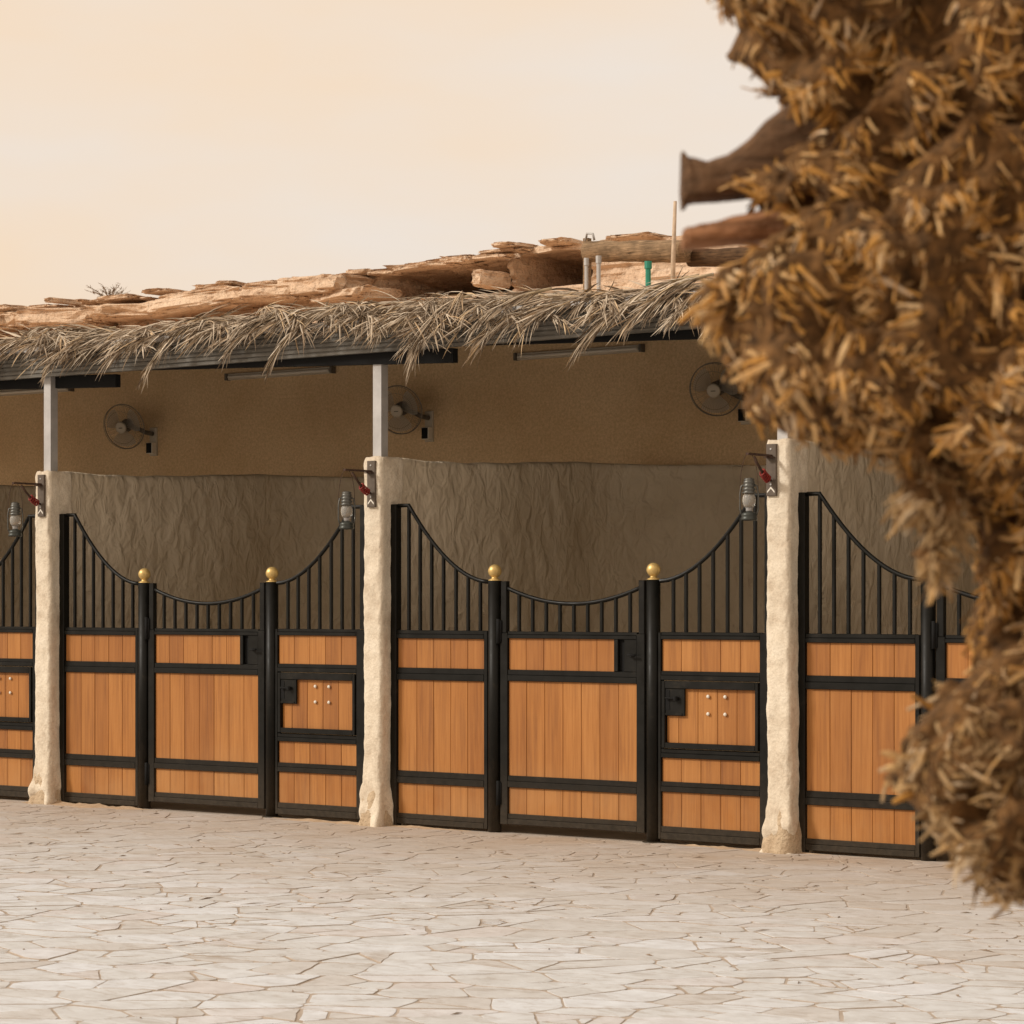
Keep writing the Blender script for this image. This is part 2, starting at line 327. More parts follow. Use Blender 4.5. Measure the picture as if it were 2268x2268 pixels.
M['brownplate'] = simple('brown_enamel', (0.11, 0.085, 0.065), 0.55, 0, 0.15, 30)
M['rust'] = simple('rusty_iron', (0.07, 0.04, 0.028), 0.75, 0.2, 0.4, 40)
M['red'] = simple('red_cord', (0.22, 0.018, 0.012), 0.5, 0, 0.4, 60)
M['tin'] = simple('lantern_tin', (0.11, 0.11, 0.10), 0.4, 0.5, 0.25, 40)
M['darktin'] = simple('dark_green_tin', (0.05, 0.054, 0.048), 0.4, 0.4, 0.2, 40)
M['pewter'] = simple('fan_wire', (0.22, 0.20, 0.17), 0.5, 0.4, 0.1)
M['fancap'] = simple('fan_cap_plastic', (0.50, 0.45, 0.37), 0.5, 0, 0.05)
M['fanback'] = simple('fan_motor_plastic', (0.12, 0.105, 0.085), 0.55, 0, 0.1)
def glassy(name, c, trans, rough=0.12):
    m, nt, b = mat(name, rough, 0, 0.5); b.inputs['Base Color'].default_value = (*c, 1); b.inputs['Transmission Weight'].default_value = trans
    b.inputs['IOR'].default_value = 1.2; return m
M['glass'] = glassy('lantern_glass', (0.9, 0.88, 0.82), 0.75, 0.2)
M['blade'] = glassy('smoky_fan_blade', (0.55, 0.52, 0.46), 0.7, 0.3)
M['twig'] = simple('dry_shrub_twig', (0.22, 0.16, 0.11), 0.9, 0, 0.3)

# ------------------------------------------------------------------ ground and paving
g = MB(); g.add([(-300,-300,0),(300,-300,0),(300,300,0),(-300,300,0)], [(0,1,2,3)])
paving = tag(g.build('pavement', M['joint']), kind='structure')

def clip(poly, p, n):          # keep the side where (q-p).n <= 0
    out = []
    for i in range(len(poly)):
        a = poly[i]; b = poly[(i+1) % len(poly)]
        da = (a[0]-p[0])*n[0]+(a[1]-p[1])*n[1]; db = (b[0]-p[0])*n[0]+(b[1]-p[1])*n[1]
        if da <= 0: out.append(a)
        if da*db < 0:
            t = da/(da-db); out.append((a[0]+(b[0]-a[0])*t, a[1]+(b[1]-a[1])*t))
    return out
def area(p): return 0.5*sum(p[i][0]*p[(i+1) % len(p)][1]-p[(i+1) % len(p)][0]*p[i][1] for i in range(len(p)))
def cent(p): return (sum(q[0] for q in p)/len(p), sum(q[1] for q in p)/len(p))
rs = random.Random(11)
cells = []
X0, X1, Y0, Y1, S = -9.0, 15.0, -13.6, -0.02, 0.188
PA = R_(33); ST = 1.45                    # stones tend to lie long-side along this direction
def tow(u, v): return (u*ST*math.cos(PA)-v*math.sin(PA), u*ST*math.sin(PA)+v*math.cos(PA))
U0, U1, V0, V1 = -12.0, 10.0, -20.5, 6.0
nx = int((U1-U0)/S)+1; ny = int((V1-V0)/S)+1
seeds = {(i, j): (U0+(i+0.5+rs.uniform(-.62, .62))*S, V0+(j+0.5+rs.uniform(-.62, .62))*S) for i in range(-3, nx+3) for j in range(-3, ny+3)}
for key in list(seeds):                  # knocking seeds out leaves bigger slabs among the small ones
    if rs.random() < .30: seeds[key] = None
for i in range(nx):
    for j in range(ny):
        c = seeds[(i, j)]; cw = tow(*c) if c else None
        if c is None or not (X0-.5 < cw[0] < X1+.5 and Y0-.5 < cw[1] < Y1+.5): continue
        poly = [(c[0]-.7, c[1]-.7), (c[0]+.7, c[1]-.7), (c[0]+.7, c[1]+.7), (c[0]-.7, c[1]+.7)]
        for di in (-3,-2,-1,0,1,2,3):
            for dj in (-3,-2,-1,0,1,2,3):
                if di or dj:
                    q = seeds.get((i+di, j+dj))
                    if q: poly = clip(poly, ((c[0]+q[0])/2, (c[1]+q[1])/2), (q[0]-c[0], q[1]-c[1]))
        poly = [tow(*q) for q in poly]
        for p, n in (((X0,0),(-1,0)), ((X1,0),(1,0)), ((0,Y0),(0,-1)), ((0,Y1),(0,1))):
            if poly: poly = clip(poly, p, n)
        if len(poly) > 2: cells.append(poly)
stones = []
def split(poly, lim, depth=0):
    a = abs(area(poly))
    if a < lim or depth > 9: stones.append(poly); return
    c = cent(poly)
    # cut roughly across the long axis
    best = max(((p, q) for p in poly for q in poly), key=lambda t: (t[0][0]-t[1][0])**2+(t[0][1]-t[1][1])**2)
    ang = math.atan2(best[1][1]-best[0][1], best[1][0]-best[0][0]) + rs.gauss(0, 0.6)
    n = (math.cos(ang), math.sin(ang)); o = (c[0]+rs.uniform(-.12,.12)*math.sqrt(a), c[1]+rs.uniform(-.12,.12)*math.sqrt(a))
    for sgn in (1, -1):
        h = clip(poly, o, (n[0]*sgn, n[1]*sgn))
        if len(h) > 2 and abs(area(h)) > 0.003: split(h, rs.choice((0.008, 0.016, 0.03, 0.05, 0.075, 0.12)), depth+1)
for p in cells:
    if rs.random() < .22 and abs(area(p)) > .07: split(p, .07)
    else: stones.append(p)
def inset(poly, d):
    if area(poly) < 0: poly = poly[::-1]
    out = poly[:]
    m = len(poly)
    for i in range(m):
        a = poly[i]; b = poly[(i+1) % m]; L = math.hypot(b[0]-a[0], b[1]-a[1])
        if L < 1e-5: continue
        n = ((b[1]-a[1])/L, -(b[0]-a[0])/L); dd = d*rs.uniform(.5, 1.5)
        out = clip(out, (a[0]-n[0]*dd, a[1]-n[1]*dd), n)
        if len(out) < 3: return []
    return out
def soften(poly, k):     # knock the corners off
    out = []
    for i in range(len(poly)):
        a = poly[i-1]; b = poly[i]; c = poly[(i+1) % len(poly)]
        la = math.hypot(a[0]-b[0], a[1]-b[1]); lc = math.hypot(c[0]-b[0], c[1]-b[1])
        ta = min(.3, k*rs.uniform(.4,1.6)/max(la,1e-4)); tc_ = min(.3, k*rs.uniform(.4,1.6)/max(lc,1e-4))
        out.append((b[0]+(a[0]-b[0])*ta, b[1]+(a[1]-b[1])*ta)); out.append((b[0]+(c[0]-b[0])*tc_, b[1]+(c[1]-b[1])*tc_))
    return out
def ragged(poly):        # broken edges are never straight
    out = []
    for i in range(len(poly)):
        a = poly[i]; b = poly[(i+1) % len(poly)]; L = math.hypot(b[0]-a[0], b[1]-a[1]); k = max(1, min(4, int(L/.07)))
        nx_, ny_ = ((b[1]-a[1])/L, -(b[0]-a[0])/L) if L > 1e-5 else (0, 0)
        for t in range(k):
            f = t/k; w = rs.gauss(0, min(.0035, L*.03)) if t else 0
            out.append((a[0]+(b[0]-a[0])*f+nx_*w, a[1]+(b[1]-a[1])*f+ny_*w))
    return out
def stone_geo(poly, c, h):
    n = len(poly); pin = [(c[0]+(q[0]-c[0])*.985, c[1]+(q[1]-c[1])*.985) for q in poly]
    tx = rs.uniform(-.0012,.0012); ty = rs.uniform(-.0012,.0012)
    vs = [(q[0]-c[0], q[1]-c[1], -0.004) for q in poly] + [(q[0]-c[0], q[1]-c[1], h*.6) for q in poly] + [(q[0]-c[0], q[1]-c[1], h+tx*(q[0]-c[0])*3+ty*(q[1]-c[1])*3) for q in pin]
    fs = [(i, (i+1) % n, n+(i+1) % n, n+i) for i in range(n)] + [(n+i, n+(i+1) % n, 2*n+(i+1) % n, 2*n+i) for i in range(n)] + [tuple(range(2*n, 3*n))]
    return vs, fs
def proj(x, y, z):
    v = Vector((x, y, z)) - CAM; d = v.dot(FWD)
    return (0.5 + 2.5*v.dot(RGT)/d, 0.5 + 0.0875 - 2.5*v.z/d, d) if d > .1 else (9, 9, d)
def shade_sides(me):           # low side faces take the sandy joint colour, painting in the recess shade
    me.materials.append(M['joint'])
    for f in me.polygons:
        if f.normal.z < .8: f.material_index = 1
ready = []
for p in stones:
    q = inset(p, 0.0052)
    if len(q) < 3 or abs(area(q)) < 0.0012: continue
    q = ragged(soften(q, 0.022)); c = cent(q)
    u, v, d = proj(c[0], c[1], 0)
    inside = -0.02 < u < 1.02 and v < 1.02 and d > 1
    ready.append((abs(area(q))/d**3 if inside else 0, q, c))
ready.sort(key=lambda t: -t[0])
rest = MB()
for k, (s_, q, c) in enumerate(ready):
    vs, fs = stone_geo(q, c, rs.uniform(0.0015, 0.0042))
    if k < 300 and s_ > 0:
        mb = MB(); mb.add(vs, fs); o = mb.build('flagstone', M['flag'], paving); o.location = (c[0], c[1], 0.0); shade_sides(o.data)
    else:
        rest.add([(x+c[0], y+c[1], z) for x, y, z in vs], fs)
o = rest.build('flagstones', M['flag'], paving); o['kind'] = 'stuff'; shade_sides(o.data)

# ------------------------------------------------------------------ stable building
BAYS = [-6.74, -3.375, 0.0, 3.335]                       # left edge of each stall gate
PILLARS = [-10.09] + BAYS + [6.68, 10.02]
stable = empty('stable_building'); tag(stable, 'long open-fronted mud-plastered stable with cream pillars and frond-trimmed roof', 'stable')
BX0, BX1 = -13.3, 10.2
# back wall
mb = MB(); mb.box(BX0, BX1, 3.42, 3.62, 0, 4.02); mb.build('upper_back_wall', M['upper'], stable)
nu, nv = 560, 62
def lowback(i, j):
    x = BX0 + (BX1-BX0)*i/(nu-1); t = j/(nv-1)
    if j >= nv-3:
        k = j-(nv-3); return (x, 3.355+0.04*k, 2.69+0.012*N(x, 0, 0, 1.7)+0.008*N(x,3,0,7))
    z = 2.69*j/(nv-4); z = min(z, 2.69)
    return (x, 3.36+0.022*N(x*3, 1, z*1.1)+0.016*N(x*8+z*3, 4, z*3.5)+0.008*N(x*17+z*5, 4, z*9), z+ (0.012*N(x,0,0,1.7)+0.008*N(x,3,0,7) if j == nv-4 else 0))
mb = MB(); mb.grid(lowback, nu, nv); mb.build('lower_back_wall', M['roughwall'], stable, True)
# partitions (rough plaster wall between stalls)
def make_partition():
    nu, nh = 90, 66; ntop = 6
    def fn(i, j):
        y = 0.05 + 3.36*i/(nu-1)
        top = 2.62 + 0.075*min(1, max(0, (y-1.0)/1.4)) + 0.012*N(y, 0, 0, 3)
        if j < nh: side = -1; z = top*j/(nh-1)
        elif j < nh+ntop: side = None
        else: side = 1; z = top*(1-(j-nh-ntop)/(nh-1))
        if side is None:
            t = (j-nh+1)/(ntop+1); q_ = max(0, (y-2.45)/.95); a = min(1, q_)*math.pi/2; xr = .95*(1-math.cos(a))-.014; yr = 2.45+.93*math.sin(a) if q_ > 0 else y
            return (-0.155+(xr+.155)*t, y+(yr-y)*t, top + 0.015*math.sin(math.pi*t))
        d = 0.016*N(y*2.2+z*.6, side*5, z*1.1) + 0.013*N(y*6+z*2.8, side*9, z*3.0) + 0.007*N(y*14+z*5, side*3, z*8)
        if side > 0:                      # the plaster sweeps round into the back wall
            t = max(0, (y-2.45)/.95); a = min(1, t)*math.pi/2
            if t > 0: return ((.95*(1-math.cos(a)))-.014+d*math.cos(a), 2.45+.93*math.sin(a)-d*math.sin(a), z)
        x = (-0.155 - d) if side < 0 else (0.0 + d - 0.014)
        return (x, y, z)
    m = MB(); m.grid(fn, nu, nh*2+ntop); return m.mesh('partition_wall', M['roughwall'], True)
part_mesh = make_partition()
def make_pillar(seed):
    prof = []
    hw, hd, rc = 0.0875, 0.13, 0.032
    for cx_, cy_, a0 in ((hw-rc, hd-rc, 0), (-hw+rc, hd-rc, 90), (-hw+rc, -hd+rc, 180), (hw-rc, -hd+rc, 270)):
        for k in range(8):
            a = R_(a0+90*k/7); prof.append((cx_+rc*math.cos(a), cy_+rc*math.sin(a)))
    # densify straight runs
    P = []
    for i in range(len(prof)):
        a = prof[i]; b = prof[(i+1) % len(prof)]; L = math.hypot(a[0]-b[0], a[1]-b[1]); n = max(1, int(L/0.02))
        for k in range(n): P.append((a[0]+(b[0]-a[0])*k/n, a[1]+(b[1]-a[1])*k/n))
    nz_ = 130; H = 2.63
    def fn(i, j):
        z = H*i/(nz_-1); x, y = P[j]; s = 1 + 0.03*N(seed, 2, z*1.3)
        base = max(0, 1-(z/0.30))**0.6 if z < 0.30 else 0
        s += 0.28*base*(1+0.5*N(x*9+seed, y*9, z*8))
        d = 0.007*N(x*14+seed*3, y*14, z*5)+0.005*N(x*40+seed, y*40, z*20) + (0.012+0.02*base)*N(x*11+seed, y*11, z*9)*(0.4+base)
        L = math.hypot(x, y); top = 0.0
        if z > H-0.03: s *= 0.93 if i == nz_-1 else 0.98
        return (x*s+x/L*d + 0.012*N(seed*5, 0, z*.9), y*s+y/L*d, z + (0.012*N(x*20+seed, y*20, 1) if i == nz_-1 else 0))
    m = MB(); m.grid(fn, nz_, len(P), True); n0 = (nz_-1)*len(P); m.f.append(tuple(n0+k for k in range(len(P))))
    return m.mesh('pillar', M['pillar'], True)
for k, x in enumerate(PILLARS):
    link('partition_wall', part_mesh, stable, (x, 0, 0))
    link('pillar', make_pillar(k*3.1+1), stable, (x-0.078, -0.008, 0))
    bmb = MB(); sd = k*4.7          # crumbling sand-coloured footing
    def foot(i, j, sd=sd):
        a = 2*math.pi*j/28; z = [-.01, .05, .12, .18, .235, .27][i]; r = [1.32, 1.25, 1.16, 1.10, 1.04, .93][i]*(1+0.13*N(math.cos(a)*2+sd, math.sin(a)*2, z*9)+0.07*N(math.cos(a)*6+sd, math.sin(a)*6, z*20))
        c, s = math.cos(a), math.sin(a); q = (abs(c)**4+abs(s)**4)**-.25
        return (0.092*q*c*r, 0.137*q*s*r, z+0.03*N(c*3+sd, s*3, 5) if i else z)
    bmb.grid(foot, 6, 28, True); bmb.build('pillar_footing', M['pbase'], stable, True).location = (x-0.078-(0.012 if k != 4 else 0), -0.008, 0)
    pm = MB(); pm.box(-0.038, 0.038, -0.038, 0.038, 2.6, 3.46); link('steel_post', pm.mesh('steel_post', M['galv']), stable, (x-0.072, -0.045, 0))
# roof: sheets on purlins, rising towards the back
roof = MB()
nr = 300
def rf(i, j):
    x = BX0+(BX1-BX0)*i/(nr-1); t = [0, 1, 1, 0][j]; up = [0, 0, 0.03, 0.03][j]
    return (x, -0.20+3.95*t, 3.575+0.45*t+up+0.008*(1 if i % 2 else -1))
roof.grid(rf, nr, 4, True); roof = roof.build('roof_sheet', M['galv'], stable)
for k, y in enumerate((0.9, 1.9, 2.9)):
    zz = 3.565+0.45*(y+0.2)/3.95; pm = MB(); pm.box(BX0+.05, BX1-.05, y-.03, y+.03, zz-.13, zz-.012); pm.build('purlin', M['black'], stable)
# ribbed grey fascia
fm = MB(); prof = []
z = 3.375
for k in range(6):
    prof += [(-0.150, z), (-0.150, z+.021), (-0.141, z+.025), (-0.141, z+.030)]; z += .033
prof += [(-0.150, z), (-0.150, z+.008), (-0.10, z+.008), (-0.10, 3.375)]
xs = [BX0+0.02, BX1-0.02]
fm.grid(lambda i, j: (xs[i], prof[j][0], prof[j][1]), 2, len(prof), True); fm.build('fascia', M['fascia'], stable)
# black front beams, each dipping a little to the right and overlapping the next
for x in PILLARS[:-1]:
    bmb = MB(); x0, x1 = x-0.10, x+4.0
    if x1 > BX1-0.02: x1 = BX1-0.02
    za = lambda xx: 3.413-0.036*(xx-x)
    y0 = -0.098+0.003*(PILLARS.index(x) % 2)
    yoff = 0.062*(PILLARS.index(x) % 2)
    bmb.add([(x0,y0+yoff,za(x0)),(x1,y0+yoff,za(x1)),(x1,y0+yoff+.056,za(x1)),(x0,y0+yoff+.056,za(x0)),(x0,y0+yoff,za(x0)+.1),(x1,y0+yoff,za(x1)+.1),(x1,y0+yoff+.056,za(x1)+.1),(x0,y0+yoff+.056,za(x0)+.1)],
            [(0,3,2,1),(4,5,6,7),(0,1,5,4),(1,2,6,5),(2,3,7,6),(3,0,4,7)])
    bmb.build('front_beam', M['void'], stable)

# ------------------------------------------------------------------ stall gates
def curve_pts(x0, z0, x1, z1, p=1.85, n=14, flip=False):
    pts = []
    for k in range(n+1):
        t = k/n; f = 1-(1-t)**p
        if flip: f = t**p
        pts.append((x0+(x1-x0)*t, 0.0, z0+(z1-z0)*f))
    return pts
def zc(pts, x):
    for a, b in zip(pts, pts[1:]):
        if a[0] <= x <= b[0]: return a[2]+(b[2]-a[2])*(x-a[0])/(b[0]-a[0])
    return pts[-1][2]
def rail(m, x0, x1, z0, z1, y=-0.024):      # pair of box sections with a fine step between them
    zm = z0+(z1-z0)*.52
    m.box(x0, x1, y, 0.024, z0, zm, .003); m.box(x0, x1, y+.006, 0.023, zm+.0005, z1, .003)
prng = random.Random(3)
def planks(parent, x0, x1, z0, z1, n, first=None):
    w = (x1-x0)/n; xs = [x0+w*i for i in range(n+1)]
    if first:
        w2 = (x1-x0-first)/(n-1); xs = [x0]+[x0+first+w2*i for i in range(n)]
    for a, b in zip(xs, xs[1:]):
        dy = prng.uniform(-.0015, .0015)
        m = MB(); m.box(-(b-a)/2+.0008, (b-a)/2-.0008, -0.006+dy, 0.012, z0-.004, z1+.004, .003)
        o = m.build('plank', M['wood'], parent); o.location = ((a+b)/2, 0, 0)
bar_r = 0.0105
def bars(parent, xs, ztop, zbot):
    for x in xs:
        m = MB(); zt = ztop(x); m.box(-bar_r, bar_r, -bar_r, bar_r, zbot, zt, .003); m.build('bar', M['black'], parent).location = (x, 0, 0)
def make_gate():
    root = empty('stall_gate')
    # --- left fixed panel
    m = MB(); m.box(0.003, 0.058, -0.03, 0.03, 0.0, 2.295, .004)
    m.box(0.835, 0.866, -.022, .022, 0.02, 1.395, .003)
    rail(m, .058, .835, 1.339, 1.397); rail(m, .058, .835, 1.044, 1.131); rail(m, .058, .835, .309, .398); rail(m, .058, .835, .02, .094)
    lp = m.build('side_panel', M['black'], root)
    planks(lp, .060, .8345, 1.1315, 1.3385, 5, .17); planks(lp, .060, .8345, .3985, 1.0435, 5, .17); planks(lp, .060, .8345, .0945, .3085, 5, .17)
    lc = curve_pts(.152, 2.285, .868, 1.737)
    t = MB(); t.tube([(.058, 0, 2.285)]+lc, .0145, 8); t.build('curved_rail', M['black'], lp, True)
    bars(lp, (.152, .254, .358, .464, .575, .682, .789), lambda x: zc(lc, x), 1.397)
    # --- posts with brass balls
    for x in (.915, 2.229):
        m = MB(); m.tube([(x, 0, 0), (x, 0, 1.744)], .047, 14)
        if x > 2: m.lathe([(.075, 0.0), (.075, .008), (.05, .010)], (x, 0, 0), 14)
        p = m.build('gate_post', M['black'], root, True)
        f = MB(); f.lathe([(.046, 0), (.044, .006), (.026, .014), (.022, .022)]+[(.0475*math.sin(R_(a)), .066-.0475*math.cos(R_(a))) for a in range(27, 180, 11)], (x, 0, 1.745), 20)
        f.build('finial', M['brass'], p, True)
    # --- door
    m = MB(); x0, x1 = .978, 2.172
    m.box(x0, x0+.062, -.024, .024, .062, 1.384, .003); m.box(x1-.064, x1, -.024, .024, .062, 1.384, .003)
    m.box(x0+.004, x0+.05, -.02, .02, 1.384, 1.742, .003); m.box(x1-.05, x1-.004, -.02, .02, 1.384, 1.742, .003)
    rail(m, x0+.062, x1-.064, 1.347, 1.395); rail(m, x0+.062, x1-.064, 1.053, 1.131); rail(m, x0+.062, x1-.064, .319, .40); rail(m, x0+.062, x1-.064, .064, .137)
    m.box(1.926, 1.958, -.023, .023, 1.1315, 1.3465, .003)
    d = m.build('door', M['black'], root)
    planks(d, x0+.062, x1-.065, .4005, 1.0525, 7); planks(d, x0+.062, x1-.065, .1375, .3185, 7); planks(d, x0+.062, 1.925, 1.1315, 1.3465, 6)
    dc = [(x0+.03+(x1-x0-.06)*k/20, 0, 1.585+.115*(2*k/20-1)**2) for k in range(21)]
    t = MB(); t.tube(dc, .0145, 8); t.build('curved_rail', M['black'], d, True)
    bars(d, [1.124+.1148*k for k in range(9)], lambda x: zc(dc, x), 1.395)
    m = MB(); m.box(2.008, 2.107, -.020, .01, 1.1315, 1.3465, .002); lk = m.build('lock_plate', M['black'], d)
    m = MB(); m.box(1.9585, 2.0075, .004, .012, 1.1315, 1.3465); m.build('pull_slot', M['void'], d)
    m = MB(); m.tube([(2.06, -.02, 1.245), (2.06, -.055, 1.245), (2.12, -.058, 1.243)], .0085, 8); m.lathe([(.016, 0), (.016, .008)], (2.06, -.03, 1.241), 10)
    m.build('handle', M['void'], d, True)
    for z in (.19, 1.31):
        m = MB(); m.tube([(.968, -.032, z+.0), (.968, -.032, z+.17)], .013, 8); m.box(.955, .99, -.03, -.012, z+.01, z+.16); m.build('hinge', M['void'], d, True)
    # --- right fixed panel
    m = MB(); a, b = 2.278, 3.150
    m.box(a, a+.022, -.022, .022, .03, 1.397, .003); m.box(3.057, b, -.022, .022, .03, 1.397, .003)
    A, B = a+.022, 3.057
    rail(m, A, B, 1.351, 1.399); rail(m, A, B, 1.082, 1.142); rail(m, A, B, .569, .628); rail(m, A, B, .344, .412); rail(m, A, B, .03, .116)
    rp = m.build('side_panel', M['black'], root)
    planks(rp, A+.0005, B-.0005, 1.1425, 1.3505, 5); planks(rp, A+.0005, B-.0005, .4125, .5685, 5); planks(rp, A+.0005, B-.0005, .1165, .3435, 5)
    rc = [(3.155-p[0]-.005, 0, p[2]) for p in lc][::-1]
    t = MB(); t.tube(rc+[(3.10, 0, 2.285)], .0145, 8); t.box(3.098, 3.15, -.028, .028, 1.40, 2.292); t.build('curved_rail', M['black'], rp, False)
    bars(rp, (2.385, 2.484, 2.588, 2.693, 2.803, 2.906, 3.011), lambda x: zc(rc, x), 1.399)
    # feed hatch
    m = MB(); hx0, hx1, hz0, hz1 = 2.312, 3.052, .634, 1.076
    m.box(hx0, hx0+.026, -.034, .01, hz0, hz1, .003); m.box(hx1-.024, hx1, -.034, .01, hz0, hz1, .003)
    m.box(hx0+.026, hx1-.024, -.033, .01, hz0, .670, .003); m.box(hx0+.026, hx1-.024, -.033, .01, 1.027, hz1, .003)
    m.box(hx0+.026, 2.488, -.026, -.013, .848, 1.0265, .002); m.box(hx0+.027, 2.47, -.031, -.0265, .852, .866, .001)
    h = m.build('feed_hatch', M['black'], root)
    planks(h, hx0+.0265, hx1-.0245, .6705, 1.0265, 5, .092)
    m = MB(); m.box(hx0+.030, hx0+.062, -.0285, -.0262, .885, 1.015); m.tube([(hx0+.038, -.045, .965), (hx0+.125, -.045, .963)], .007, 8); m.lathe([(.014, -.014), (.014, .014)], (hx0+.118, -.045, .963), 10)
    m.box(hx0+.11, hx0+.126, -.045, -.026, .955, .971); m.build('latch', M['void'], h)
    for x in (2.663, 2.793):
        for z in (.98, .866):
            m = MB(); prof = [(.004+.0105*math.sin(R_(q)), .0105*math.cos(R_(q))) for q in range(0, 181, 20)]
            m.lathe([(.0125*math.sin(R_(q)), -.008*math.cos(R_(q))) for q in (10, 40, 70, 90, 120, 150, 170)], (0, 0, 0), 12)
            o = m.build('knob', M['white'], h, True); o.rotation_euler = (R_(90), 0, 0); o.location = (x, -.015, z)
    return root
gate = make_gate()
GLAB = ['leftmost stall gate, only its hatch side showing before the first pillar',
        'stall gate of orange boards and black bars between first and second cream pillars',
        'middle stall gate shown whole between second and third cream pillars',
        'stall gate at right, half hidden behind the shaggy palm trunk']
for k, x in enumerate(BAYS):
    o = gate if k == 0 else copy_tree(gate)
    o.location = (x, 0.0, 0); tag(o, GLAB[k], 'stall gate', 'stall gates along the stable front')

# ------------------------------------------------------------------ lantern brackets and lanterns on the pillars
def make_bracket():
    root = empty('lantern_bracket')
    m = MB(); m.box(-.037, .037, -.008, 0.012, 2.272, 2.602, .003); m.build('plate', M['brownplate'], root)
    m = MB(); m.box(-.010, .010, -.30, -.008, 2.520, 2.534); m.box(-.03, .03, -.05, -.008, 2.512, 2.519); m.build('arm', M['rust'], root)
    m = MB(); pts = [(0, -.012, 2.37)]+[(0, -.012-.2*t, 2.37+.14*t**1.6) for t in (.2, .4, .6, .8, 1)]; m.tube(pts, .009, 6); m.build('brace', M['rust'], root, True)
    m = MB()
    for q in range(5):
        t = .16+.085*q; c = Vector((0, -.012-.2*t, 2.37+.14*t**1.6)); ring = []
        for a in range(0, 361, 30): ring.append(c+Vector((.017*math.cos(R_(a)), .010*math.sin(R_(a))*.6, .019*math.sin(R_(a))+.006*math.cos(R_(a)))))
        m.tube(ring, .0065, 5)
    m.build('cord', M['red'], root, True)
    m = MB()
    for s in (-1, 1):
        m.add([(0,-.0095,2.318),(s*.027,-.0095,2.290),(s*.027,-.0095,2.302),(0,-.0095,2.331),(0,-.0085,2.318),(s*.027,-.0085,2.290),(s*.027,-.0085,2.302),(0,-.0085,2.331)],
              [(0,1,2,3),(4,5,6,7),(0,1,5,4),(1,2,6,5),(2,3,7,6),(3,0,4,7)])
    m.build('chevron_mark', M['white'], root)
    for z in (2.345, 2.57):
        m = MB(); m.lathe([(.007, -.004), (.006, .003)], (0, 0, 0), 8); o = m.build('screw', M['galv'], root); o.rotation_euler = (R_(90), 0, 0); o.location = (0, -.010, z)
    return root
def make_lantern():
    root = empty('hurricane_lantern')
    m = MB(); m.lathe([(.050, 0), (.054, .006), (.054, .014), (.048, .022), (.050, .030), (.050, .042), (.040, .05), (.02, .058)], n=18); m.build('fuel_tank', M['darktin'], root, True)
    m = MB(); m.lathe([(.018, .058), (.022, .064), (.020, .076), (.026, .08)], n=14); m.build('burner', M['galv'], root, True)
    m = MB(); m.lathe([(.026, .08), (.038, .10), (.043, .125), (.040, .15), (.030, .168)], n=18); m.build('globe', M['glass'], root, True)
    m = MB(); z = .168
    prof = [(.030, z)]
    for k in range(4): prof += [(.046-.003*k, z+.004), (.046-.003*k, z+.009), (.030, z+.016)]; z += .022
    prof += [(.034, z), (.030, z+.008), (.012, z+.012)]
    m.lathe(prof, n=18); m.build('chimney_cap', M['tin'], root, True)
    m = MB()
    for s in (-1, 1): m.tube([(s*.046, 0, .03), (s*.058, 0, .07), (s*.058, 0, .17), (s*.050, 0, .215), (s*.030, 0, .228)], .006, 6)
    m.build('air_tube', M['tin'], root, True)
    m = MB(); m.tube([(.058*math.cos(R_(a)), 0, .19+.235*math.sin(R_(a))) for a in range(0, 181, 15)], .0022, 5); m.build('bail', M['rust'], root, True)
    return root
BR = make_bracket(); LA = make_lantern()
PL = [(BAYS[1], 'first pillar at the left'), (BAYS[2], 'second pillar in the middle'), (BAYS[3], 'third pillar beside the palm trunk')]
for k, (x, w) in enumerate(PL):
    b = BR if k == 0 else copy_tree(BR); b.location = (x-.078+(.01, .01, -.035)[k], -.150, 0)
    tag(b, 'brown wall bracket with red cord on the '+w, 'bracket', 'lantern brackets on the pillars')
    l = LA if k == 0 else copy_tree(LA); l.location = (x-.078+(.01, .01, -.035)[k], -.150-.275, 2.108); l.rotation_euler = (0, 0, R_((35, 50, 20)[k]))
    tag(l, 'grey hurricane lantern hanging at the '+w, 'lantern', 'hurricane lanterns on the pillars')

